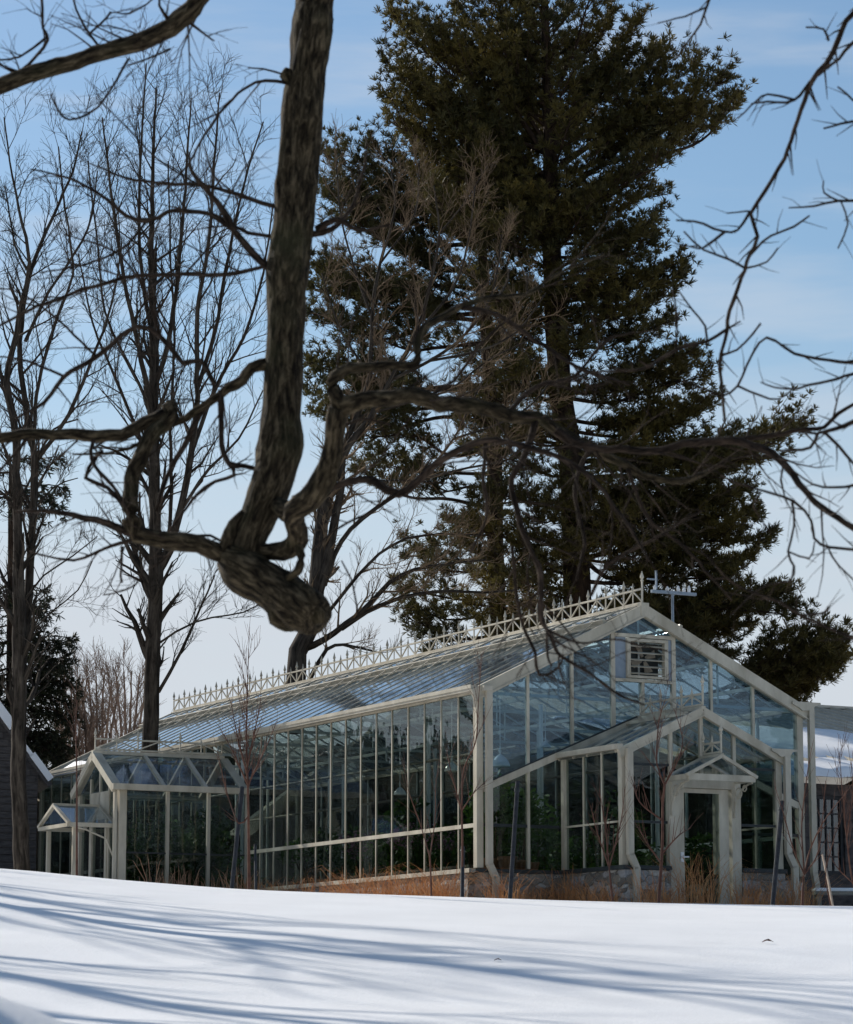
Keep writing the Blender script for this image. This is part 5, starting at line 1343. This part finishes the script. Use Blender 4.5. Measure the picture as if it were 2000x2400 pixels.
# right side
br([(700, 838), (740, 820), (800, 815), (870, 818), (950, 835), (1040, 850), (1100, 855), (1137, 880), (1212, 914), (1287, 959), (1377, 989), (1448, 970), (1497, 940)], [42, 38, 36, 36, 34, 31, 27, 25, 21, 18, 14, 11, 7], -.5)
br([(1130, 875), (1190, 915), (1250, 921), (1362, 917), (1475, 906), (1561, 915), (1606, 950), (1662, 1019), (1750, 1086), (1850, 1150)], [22, 18, 16, 17, 17, 18, 16, 14, 12, 10], -.3)
br([(1475, 906), (1560, 897), (1651, 884), (1690, 878), (1722, 850), (1800, 800)], [12, 11, 9, 9, 8, 6], .2)
br([(700, 838), (682, 800), (684, 777), (717, 752), (770, 748), (822, 749), (855, 744), (860, 720), (854, 703), (865, 675), (900, 655), (945, 630), (1000, 610), (1080, 600), (1150, 560), (1240, 520)], [34, 30, 28, 22, 20, 19, 19, 18, 17, 16, 15, 14, 11, 9, 7, 5], .3)
br([(945, 630), (1000, 640), (1060, 670), (1130, 720), (1200, 760), (1290, 790)], [12, 11, 10, 9, 8, 5], .2)
br([(600, 1022), (640, 1008), (682, 997), (752, 987), (819, 1008), (875, 970), (945, 920), (997, 903), (1067, 910), (1130, 930), (1210, 980), (1280, 1060), (1330, 1150)], [10, 14, 16, 17, 18, 17, 15, 13, 13, 11, 10, 8, 5], -.4)
br([(819, 1008), (760, 1050), (700, 1080), (640, 1130)], [7, 6, 5, 4])
br([(1100, 858), (1080, 930), (1050, 980), (1060, 1060), (1085, 1120), (1108, 1180), (1113, 1264), (1122, 1291), (1136, 1327), (1152, 1346), (1194, 1368), (1260, 1420), (1323, 1445)], [16, 15, 13, 12, 11, 12, 12, 9, 8, 8, 6, 5, 4], -.5)
br([(1050, 1120), (1067, 1264), (1097, 1332), (1106, 1385), (1144, 1373), (1155, 1351)], [8, 7, 7, 6, 5, 4])
br([(1122, 1291), (1122, 1346), (1133, 1365)], [6, 5, 4]); br([(1122, 1291), (1166, 1313), (1207, 1318), (1276, 1313), (1370, 1335)], [6, 5, 4, 4, 3])
br([(1212, 914), (1180, 1000), (1200, 1100), (1180, 1190)], [10, 9, 7, 5]); br([(1287, 959), (1330, 1060), (1420, 1140), (1500, 1230)], [9, 8, 6, 4])
br([(1040, 850), (1100, 790), (1180, 770), (1240, 700), (1300, 680)], [12, 10, 8, 6, 4]); br([(870, 818), (930, 780), (990, 700), (1060, 640)], [8, 7, 6, 4])
br([(997, 903), (990, 980), (1000, 1060), (960, 1140)], [9, 8, 6, 4]); br([(735, 1260), (720, 1190), (700, 1150)], [4, 4, 3])
br([(692, 880), (740, 860), (800, 870)], [8, 6, 4]); br([(650, 470), (690, 450), (740, 470), (800, 460)], [16, 12, 8, 5])
br([(640, 480), (680, 470), (720, 430), (745, 350), (752, 280)], [14, 12, 8, 6, 3])
br([(1212, 1222), (1250, 1160), (1350, 1100), (1440, 1050)], [8, 7, 6, 4])
# left side
kp, kr = br([(455, 1135), (400, 1120), (350, 1112), (300, 1100), (270, 1080), (260, 1045), (262, 1000), (272, 960), (302, 910), (332, 872), (345, 848)], [40, 40, 40, 40, 42, 38, 35, 35, 33, 34, 40], -.3)
br([(342, 845), (352, 836), (362, 830)], [38, 34, 20], 0)
br([(338, 850), (300, 868), (250, 890), (200, 888), (130, 886), (60, 893), (-40, 894), (-200, 860), (-700, 700)], [32, 30, 28, 27, 24, 24, 22, 26, 34], -.35)
br([(275, 1096), (220, 1076), (170, 1065), (100, 1050), (30, 1052)], [18, 16, 13, 9, 5], .3)
br([(290, 1100), (230, 1120), (150, 1150), (60, 1130)], [9, 8, 6, 3]); br([(262, 1050), (220, 1000), (180, 980), (195, 940), (210, 925)], [10, 9, 9, 8, 6])
br([(555, 745), (520, 752), (495, 775), (470, 795), (420, 835), (380, 858), (335, 875), (300, 900), (240, 928), (150, 932)], [28, 26, 22, 20, 18, 16, 12, 10, 7, 4], .35)
br([(452, 800), (455, 868), (452, 912), (468, 952), (500, 958), (540, 962)], [13, 12, 12, 12, 10, 9], .2)
br([(468, 952), (480, 975), (420, 1000), (370, 1060), (330, 1110)], [7, 8, 7, 6, 4]); br([(420, 835), (384, 900), (345, 980), (322, 1050)], [14, 12, 10, 8], .3)
br([(440, 788), (410, 740), (372, 740), (328, 692), (280, 672), (200, 732), (132, 772), (88, 824), (32, 860)], [12, 11, 11, 11, 11, 11, 10, 8, 5], .3)
br([(560, 560), (548, 548), (496, 492), (460, 432), (424, 388), (392, 348), (388, 310)], [20, 17, 15, 13, 12, 8, 4], .5)
br([(490, 480), (480, 472), (432, 440), (372, 432), (344, 436), (300, 454), (260, 444), (224, 412), (148, 368), (64, 346)], [11, 10, 10, 10, 10, 10, 9, 8, 6, 3], .3)
br([(590, 428), (556, 420), (472, 396), (412, 378), (340, 378), (256, 364), (184, 336)], [12, 10, 9, 8, 8, 6, 3], -.2)
br([(590, 500), (552, 486), (510, 478), (432, 440)], [10, 9, 8, 6]); br([(580, 535), (520, 552), (444, 564), (380, 562), (256, 572), (152, 600), (60, 636), (-20, 675)], [9, 9, 10, 9, 9, 8, 7, 5], .3)
br([(590, 170), (545, 165), (500, 180), (440, 250), (390, 330), (330, 400)], [8, 7, 6, 6, 5, 4]); br([(590, 155), (540, 140), (510, 138)], [5, 4, 3])
br([(470, 1120), (430, 1100), (380, 1110), (330, 1150), (300, 1170)], [6, 6, 5, 4, 3]); br([(300, 454), (260, 500), (180, 540), (80, 560)], [6, 6, 5, 3])
br([(250, 1120), (250, 1180), (252, 1195)], [6, 5, 5]); br([(256, 1120), (235, 1180), (212, 1220)], [3, 3, 2]); br([(300, 1140), (280, 1200), (215, 1220)], [4, 4, 3])
br([(380, 562), (430, 500), (470, 400), (520, 320)], [5, 5, 4, 3]); br([(200, 732), (120, 660), (40, 600), (-20, 590)], [6, 5, 4, 3]); br([(132, 772), (60, 740), (-20, 730)], [6, 5, 3])
br([(328, 692), (300, 600), (240, 520), (130, 480)], [6, 5, 5, 3]); br([(424, 388), (330, 330), (250, 250), (200, 200)], [5, 4, 3, 2])
br([(60, 893), (30, 930), (-10, 980)], [8, 7, 5]); br([(195, 888), (190, 940), (240, 1010), (262, 1050)], [8, 8, 8, 7])
# upper left bough, springs from the main limb above the picture
T_ = br([(686, -380), (600, -300), (500, -160), (440, -60), (404, 2), (384, 28), (348, 58), (304, 78), (240, 96), (180, 117), (120, 137), (52, 154), (-12, 182), (-120, 210)], [60, 52, 46, 44, 42, 42, 42, 40, 38, 36, 36, 37, 36, 30], -.15)
br([(352, 60), (344, 40), (328, 12), (330, -40)], [18, 9, 6, 4]); br([(40, 150), (60, 130), (96, 80), (86, 56), (86, 0), (80, -60)], [14, 7, 7, 6, 6, 5]); br([(48, 150), (20, 140), (-20, 120)], [9, 6, 4]); br([(96, 75), (40, 115), (0, 122), (-30, 140)], [6, 5, 4, 3])
br([(206, 104), (200, 92), (176, 60), (156, 20), (148, -20)], [8, 6, 6, 5, 4]); br([(200, 92), (222, 92)], [4, 3]); br([(184, 68), (220, 36), (228, 26)], [5, 5, 6]); br([(280, 88), (290, 72), (315, 82)], [8, 5, 4])
br([(264, 120), (220, 190), (200, 220), (160, 245), (130, 240), (104, 196)], [6, 5, 5, 5, 5, 4]); br([(380, 40), (420, 70), (440, 84)], [8, 5, 3]); br([(350, 100), (300, 122), (260, 134)], [5, 4, 3])
br([(340, -30), (300, 10), (266, 28), (235, 24)], [4, 4, 4, 3])
# trunk off to the left and its link to the limb
tk = [tree_base, np.array([-6.2, 14.5, 2.5]), np.array([-5.9, 14.6, 5.5]), np.array([-4.6, 15.2, 7.9]), np.array([-2.6, 15.8, 8.3]), mp_[0]]
tp_, tr_ = resample(tk, [.42, .36, .32, .24, .17, vr(96, 16)], .15)
tree = empty('overhanging_tree', tuple(tree_base), 0, 'gnarled dark tree whose thick limb hangs down in front with a sawn stub', 'tree')
rough_tube('trunk', [(tp_, tr_)], 20, M['bark'], tree, .12, 3, off=tree_base)
rough_tube('limb', fat, 36, M['bark'], tree, .20, 6.0, off=tree_base)
extra = []
for p, r in branches:
    v_ = rough_tube('branch', [(p, r)], 12, M['bark_br'] if r[0] < .035 else M['bark'], tree, .14, 12.0, off=tree_base)
rnd = random.Random(99)
for p, r in branches:
    ln = np.linalg.norm(np.diff(p, axis=0), axis=1).sum()
    spawn(extra, p, r, min(1.1, ln * .6), 2, cfgF, max(2, int(ln * 8.0)), .08)
tube_obj('twigs', [(p, r) for p, r, _ in extra], 5, M['bark_br'], tree, off=tree_base)
print('fg twigs', len(extra))

# right-hand tree reaching in from beyond the frame
FR = 15.0
fr = Wood(FR, 9, .045, .05)
rb_ = np.array([5.2, 14.0, 0.0]); rb_[2] = gz(5.2, 14.0) - .1
drop, dropr = fr.limb([(2050, -500), (1960, -200), (1930, 100), (1910, 400), (1900, 800), (1890, 1100), (1870, 1350)], [60, 44, 34, 26, 20, 14, 9], dep=[14.5, 15, 15, 15, 15, 15, 15])
rbr = []
def rbz(pts, w, dirn=None):
    p, r = fr.limb(pts, w, dirn=dirn); p = wander(p, r, .45); rbr.append((p, r))
rbz([(1935, -60), (1830, -40), (1750, 29), (1721, 83), (1692, 133), (1662, 167), (1637, 250), (1608, 325), (1571, 392), (1537, 437), (1554, 483), (1537, 525), (1529, 550), (1504, 617), (1491, 675), (1479, 729), (1487, 867)], [16, 14, 12, 12, 12, 11, 9, 9, 8.5, 8, 8, 8, 8, 8, 8, 7, 6])
rbz([(1925, 40), (1800, 60), (1750, 85), (1721, 121), (1679, 154)], [11, 9, 8, 7, 6]); rbz([(1662, 167), (1629, 204), (1575, 204), (1540, 212)], [7, 6, 5, 3]); rbz([(1629, 204), (1575, 190), (1550, 205), (1512, 242)], [6, 5, 4, 3]); rbz([(1700, 83), (1690, 62), (1655, 55)], [6, 5, 4])
rbz([(1537, 437), (1512, 471), (1483, 477), (1425, 454), (1387, 452)], [7, 6, 6, 5, 4]); rbz([(1483, 477), (1450, 505), (1429, 512), (1383, 500)], [5, 5, 4, 3]); rbz([(1541, 435), (1530, 432), (1490, 438)], [4, 4, 3])
rbz([(1529, 550), (1496, 530), (1446, 512), (1404, 475)], [6, 6, 5, 4]); rbz([(1529, 550), (1575, 537), (1596, 508)], [5, 4, 4]); rbz([(1537, 525), (1579, 483), (1629, 462), (1662, 442)], [6, 5, 5, 4])
rbz([(1491, 675), (1450, 700), (1387, 717), (1317, 758), (1221, 762), (1150, 790)], [7, 7, 7, 6, 5, 4]); rbz([(1491, 675), (1521, 658)], [5, 3]); rbz([(1450, 715), (1446, 667), (1410, 620), (1392, 596)], [5, 5, 4, 3]); rbz([(1387, 717), (1390, 640), (1380, 590)], [4, 4, 3])
rbz([(1479, 729), (1512, 717), (1546, 683), (1562, 662)], [6, 5, 5, 4]); rbz([(1482, 812), (1515, 792), (1542, 725), (1575, 692), (1629, 725), (1700, 738), (1760, 742), (1895, 730)], [5, 5, 5, 5, 6, 7, 8, 10])
rbz([(1515, 792), (1560, 812), (1596, 817), (1625, 800)], [5, 5, 4, 3]); rbz([(1900, 740), (1800, 755), (1750, 767), (1700, 782), (1640, 797), (1590, 795), (1560, 783)], [10, 8, 7, 6, 5, 4, 3]); rbz([(1480, 812), (1440, 795), (1400, 780)], [4, 4, 3])
rbz([(1912, 380), (1830, 395), (1750, 410), (1721, 412), (1671, 425), (1617, 425)], [9, 8, 7, 6, 5, 3]); rbz([(1721, 412), (1692, 396), (1690, 370)], [5, 4, 3]); rbz([(1725, 412), (1740, 460), (1718, 510)], [4, 4, 3]); rbz([(1918, 230), (1820, 245), (1750, 250), (1690, 262)], [8, 7, 6, 4]); rbz([(1918, 250), (1800, 230), (1750, 205), (1718, 178)], [6, 6, 5, 4])
rbz([(1930, -20), (1600, -60), (1480, -40), (1454, 0), (1437, 50), (1410, 90), (1387, 121)], [9, 8, 7, 6, 5, 4, 3]); rbz([(1448, 15), (1404, 33), (1350, 46)], [5, 4, 3])
rbz([(1895, 830), (1800, 845), (1750, 868), (1715, 878), (1690, 885), (1677, 887), (1662, 917), (1602, 925)], [12, 11, 10, 9, 8, 8, 7, 5]); rbz([(1690, 885), (1722, 915), (1750, 950), (1800, 1000)], [8, 7, 6, 5])
rbz([(1890, 1090), (1800, 1125), (1685, 1116), (1662, 1067), (1625, 1030), (1535, 996), (1480, 975)], [8, 7, 6, 6, 6, 5, 4]); rbz([(1625, 1030), (1629, 1075), (1617, 1131), (1629, 1161), (1621, 1191), (1569, 1202), (1500, 1260)], [6, 5, 5, 5, 5, 4, 3])
rbz([(1880, 1340), (1750, 1307), (1644, 1262), (1580, 1225), (1500, 1190), (1440, 1130)], [8, 7, 6, 6, 5, 3]); rbz([(1644, 1262), (1690, 1258), (1702, 1245)], [5, 5, 7]); rbz([(1617, 1131), (1660, 1145), (1672, 1110)], [4, 4, 3]); rbz([(1700, 1125), (1720, 1160), (1800, 1240)], [4, 4, 3])
rbz([(1895, 960), (1780, 990), (1690, 1000), (1610, 950)], [8, 7, 5, 3]); rbz([(1560, 1010), (1545, 1040), (1580, 1090)], [4, 4, 3])
rtree = empty('reaching_tree', tuple(rb_), 0, 'thin bare branches reaching in from the right edge against the blue sky', 'tree')
tk = [rb_, np.array([5.1, 14.0, 2.5]), np.array([4.9, 14.2, 5.0]), np.array([4.3, 14.3, 7.0]), drop[0]]
tp2, tr2 = resample(tk, [.34, .28, .22, .14, dropr[0]], .15)
rough_tube('trunk', [(tp2, tr2)], 16, M['bark'], rtree, .12, 3, off=rb_)
rough_tube('branch', [(drop, dropr)], 12, M['bark_br'], rtree, .12, 8, off=rb_)
for p, r in rbr: rough_tube('branch', [(p, r)], 8, M['bark_br'], rtree, .12, 14.0, off=rb_)
extra = []
rnd = random.Random(123)
cfgR = dict(cfgF); cfgR.update(trop=-.02, up=.0, ang=(30, 65))
for p, r in rbr:
    ln = np.linalg.norm(np.diff(p, axis=0), axis=1).sum()
    spawn(extra, p, r, min(.34, ln * .5), 1, cfgR, max(2, int(ln * 9.0)), .1)
tube_obj('twigs', [(p, r) for p, r, _ in extra], 5, M['bark_br'], rtree, off=rb_)

# ------------------------------------------------------------------ trees left of the view that throw the long shadows
def side_tree(x, y, h, r, seed, label):
    global rnd
    rnd = random.Random(seed)
    base = np.array([x, y, gz(x, y) - .1])
    c = [base, base + np.array([.1, .1, h * .3]), base + np.array([-.15, .2, h * .6]), base + np.array([.1, 0, h])]
    p, rr = resample(c, [r, r * .8, r * .5, r * .1], .4)
    cfg = dict(kids=[0, 4, 5, 6], seg=.5, wob=.12, trop=.05, ang=(25, 60), up=.12, rmin=.009, lmin=.4)
    lines = []; spawn(lines, p, rr, h * .55, 3, cfg, 15, .25)
    e = empty('lawn_tree', tuple(base), 0, label, 'tree', 'bare lawn trees left of the view')
    rough_tube('trunk', [(p, rr)], 10, M['bark_grey'], e, .08, 2, off=base)
    tube_obj('crown', [(a, b_) for a, b_, _ in lines], 4, M['bark_grey'], e, off=base)
    print('side tree', len(lines))
SIDE = [(-10.8, 36, 13, .16, 1), (-14.5, 43, 17, .25, 2), (-13.5, 49, 18, .21, 3), (-18.0, 54, 21, .27, 4), (-10.2, 31, 11, .13, 6), (-20.0, 47, 19, .27, 7), (-22, 60, 24, .3, 8)]
SLAB = ['bare lawn tree nearest the snow slope beyond the left edge', 'bare lawn tree second beyond the left edge of the view', 'bare lawn tree beyond the left edge close to the rise', 'bare lawn tree beyond the left edge level with the greenhouse', 'bare lawn tree lowest on the slope beyond the left edge', 'wide bare lawn tree farther out beyond the left edge', 'tallest bare lawn tree far beyond the left edge']
for i_, (x, y, h, r, s_) in enumerate(SIDE): side_tree(x, y, h, r, 200 + s_, SLAB[i_])

# evergreen woods round the lawn, unseen, added for dark reflections in the panes
wr = np.random.default_rng(77); wp = []; wd = []
for az_ in np.arange(24, 325, .8):
    a_ = D2R(az_); R_w = np.interp(az_, [24, 36, 50, 70, 110, 180, 330], [155, 140, 115, 98, 88, 60, 60])
    hgt = np.interp(az_, [24, 80, 120, 330], [17, 15, 10, 9]) + 2.5 * mnoise.noise(Vector((az_ * .13, 0, 0))) + 2.0 * mnoise.noise(Vector((az_ * .6, 3, 0)))
    n_ = 150
    zz = wr.uniform(0, 1, n_) ** .8 * hgt; k_w = (1 - zz / hgt) * 1.6 + .25
    px_ = -math.sin(a_) * R_w + wr.normal(size=n_) * k_w; py_ = math.cos(a_) * R_w + wr.normal(size=n_) * k_w
    wp.append(np.stack([px_, py_, zz - 1.5], 1)); wd.append(np.stack([wr.normal(size=n_) * .6, wr.normal(size=n_) * .6, wr.normal(size=n_) * .3 + .2], 1))
for px0 in np.arange(-30, 2350, 26):          # added woods carry on behind the greenhouse, darkening the view through its glass
    top = 1745 + 30 * mnoise.noise(Vector((px0 * .011, 5, 0))) + 22 * mnoise.noise(Vector((px0 * .05, 9, 0))) + (40 if px0 < 470 else 0)
    if px0 < 440: top = max(top, 1828 - .457 * (px0 - 92) + 30)
    q_ = P(px0, top, 118); n_ = 130; hgt = q_[2]
    zz = wr.uniform(0, 1, n_) ** .8 * hgt; k_w = (1 - zz / hgt) * 1.3 + .2
    wp.append(np.stack([q_[0] + wr.normal(size=n_) * k_w * .7, 118 + wr.normal(size=n_) * k_w, zz - .9], 1)); wd.append(np.stack([wr.normal(size=n_) * .6, wr.normal(size=n_) * .6, -np.abs(wr.normal(size=n_) * .3)], 1))
wp = np.concatenate(wp); wd = np.concatenate(wd)
v, f = tufts(wp, wd, np.full(len(wp), 1.5), 3, wr, .9, .6)
tag(np_mesh('unseen_woods', v, f, M['spruce']), 'unseen dark evergreen woods added round the snowy lawn', 'woods', kind='stuff')

# ------------------------------------------------------------------ light, sky, camera
SUN_AZ, SUN_EL = D2R(42), D2R(30)         # azimuth to the left of the view direction
sv = Vector((-math.sin(SUN_AZ) * math.cos(SUN_EL), math.cos(SUN_AZ) * math.cos(SUN_EL), math.sin(SUN_EL)))
ld = bpy.data.lights.new('sun', 'SUN'); ld.energy = 4.5; ld.angle = D2R(0.6); ld.color = (1.0, .945, .86)
lo = bpy.data.objects.new('sun', ld); COL.objects.link(lo); lo.rotation_euler = sv.to_track_quat('Z', 'Y').to_euler(); lo.location = (-20, 20, 30)

world = bpy.data.worlds.new('World'); sc.world = world; world.use_nodes = True
nt = world.node_tree; bg = nt.nodes['Background']
sky = nt.nodes.new('ShaderNodeTexSky'); sky.sky_type = 'NISHITA'; sky.sun_disc = False
sky.sun_elevation = SUN_EL; sky.sun_rotation = -SUN_AZ; sky.air_density = 1.15; sky.dust_density = .3; sky.ozone_density = 2.0
tc = nt.nodes.new('ShaderNodeTexCoord'); sep = nt.nodes.new('ShaderNodeSeparateXYZ')
nt.links.new(tc.outputs['Generated'], sep.inputs[0])
mp = nt.nodes.new('ShaderNodeMapping'); mp.inputs['Scale'].default_value = (2.2, 2.2, 16); mp.inputs['Rotation'].default_value = (D2R(4), D2R(-5), 0)
nz = nt.nodes.new('ShaderNodeTexNoise'); nz.inputs['Scale'].default_value = 2.2; nz.inputs['Detail'].default_value = 7; nz.inputs['Roughness'].default_value = .55
nt.links.new(tc.outputs['Generated'], mp.inputs[0]); nt.links.new(mp.outputs[0], nz.inputs['Vector'])
def math_n(op, a=None, b=None):
    n = nt.nodes.new('ShaderNodeMath'); n.operation = op
    for i_, q_ in enumerate((a, b)):
        if q_ is None: continue
        if isinstance(q_, (int, float)): n.inputs[i_].default_value = q_
        else: nt.links.new(q_, n.inputs[i_])
    return n.outputs[0]
def maprange(v, a, b, c, d, smooth=True):
    n = nt.nodes.new('ShaderNodeMapRange'); n.interpolation_type = 'SMOOTHSTEP' if smooth else 'LINEAR'
    nt.links.new(v, n.inputs['Value'])
    for k, x in zip(('From Min', 'From Max', 'To Min', 'To Max'), (a, b, c, d)): n.inputs[k].default_value = x
    return n.outputs[0]
# low cloud bank near the horizon and thin streaks higher up
low = maprange(math_n('ADD', sep.outputs['Z'], math_n('MULTIPLY', math_n('SUBTRACT', nz.outputs['Fac'], .5), .12)), .11, .235, .93, 0.0)
hi = math_n('MULTIPLY', maprange(nz.outputs['Fac'], .46, .74, 0, .46), maprange(sep.outputs['Z'], .12, .26, 0, 1))
cl = math_n('MINIMUM', math_n('ADD', low, hi), .95)
mix = nt.nodes.new('ShaderNodeMixRGB'); mix.inputs[2].default_value = (6.1, 6.5, 7.1, 1)
nt.links.new(cl, mix.inputs[0]); hs = nt.nodes.new('ShaderNodeHueSaturation'); hs.inputs['Saturation'].default_value = 1.10
nt.links.new(sky.outputs[0], hs.inputs['Color']); nt.links.new(hs.outputs[0], mix.inputs[1]); nt.links.new(mix.outputs[0], bg.inputs['Color'])
bg.inputs['Strength'].default_value = 0.085

cam = bpy.data.cameras.new('camera'); co = bpy.data.objects.new('camera', cam); COL.objects.link(co); sc.camera = co
cam.sensor_fit = 'HORIZONTAL'; cam.sensor_width = 36; cam.lens = F_PX / 2000 * 36
co.location = (0, 0, 0); co.rotation_euler = (math.pi / 2 + PITCH, 0, 0)
cam.clip_start = .5; cam.clip_end = 3000
cam.dof.use_dof = True; cam.dof.focus_distance = 58; cam.dof.aperture_fstop = 7.1

sc.view_settings.view_transform = 'Standard'; sc.view_settings.look = 'None'; sc.view_settings.gamma = 1; sc.view_settings.exposure = 0.32
sc.cycles.transparent_max_bounces = 32; sc.cycles.max_bounces = 8; sc.cycles.glossy_bounces = 3; sc.cycles.diffuse_bounces = 3
sc.cycles.caustics_reflective = False; sc.cycles.caustics_refractive = False
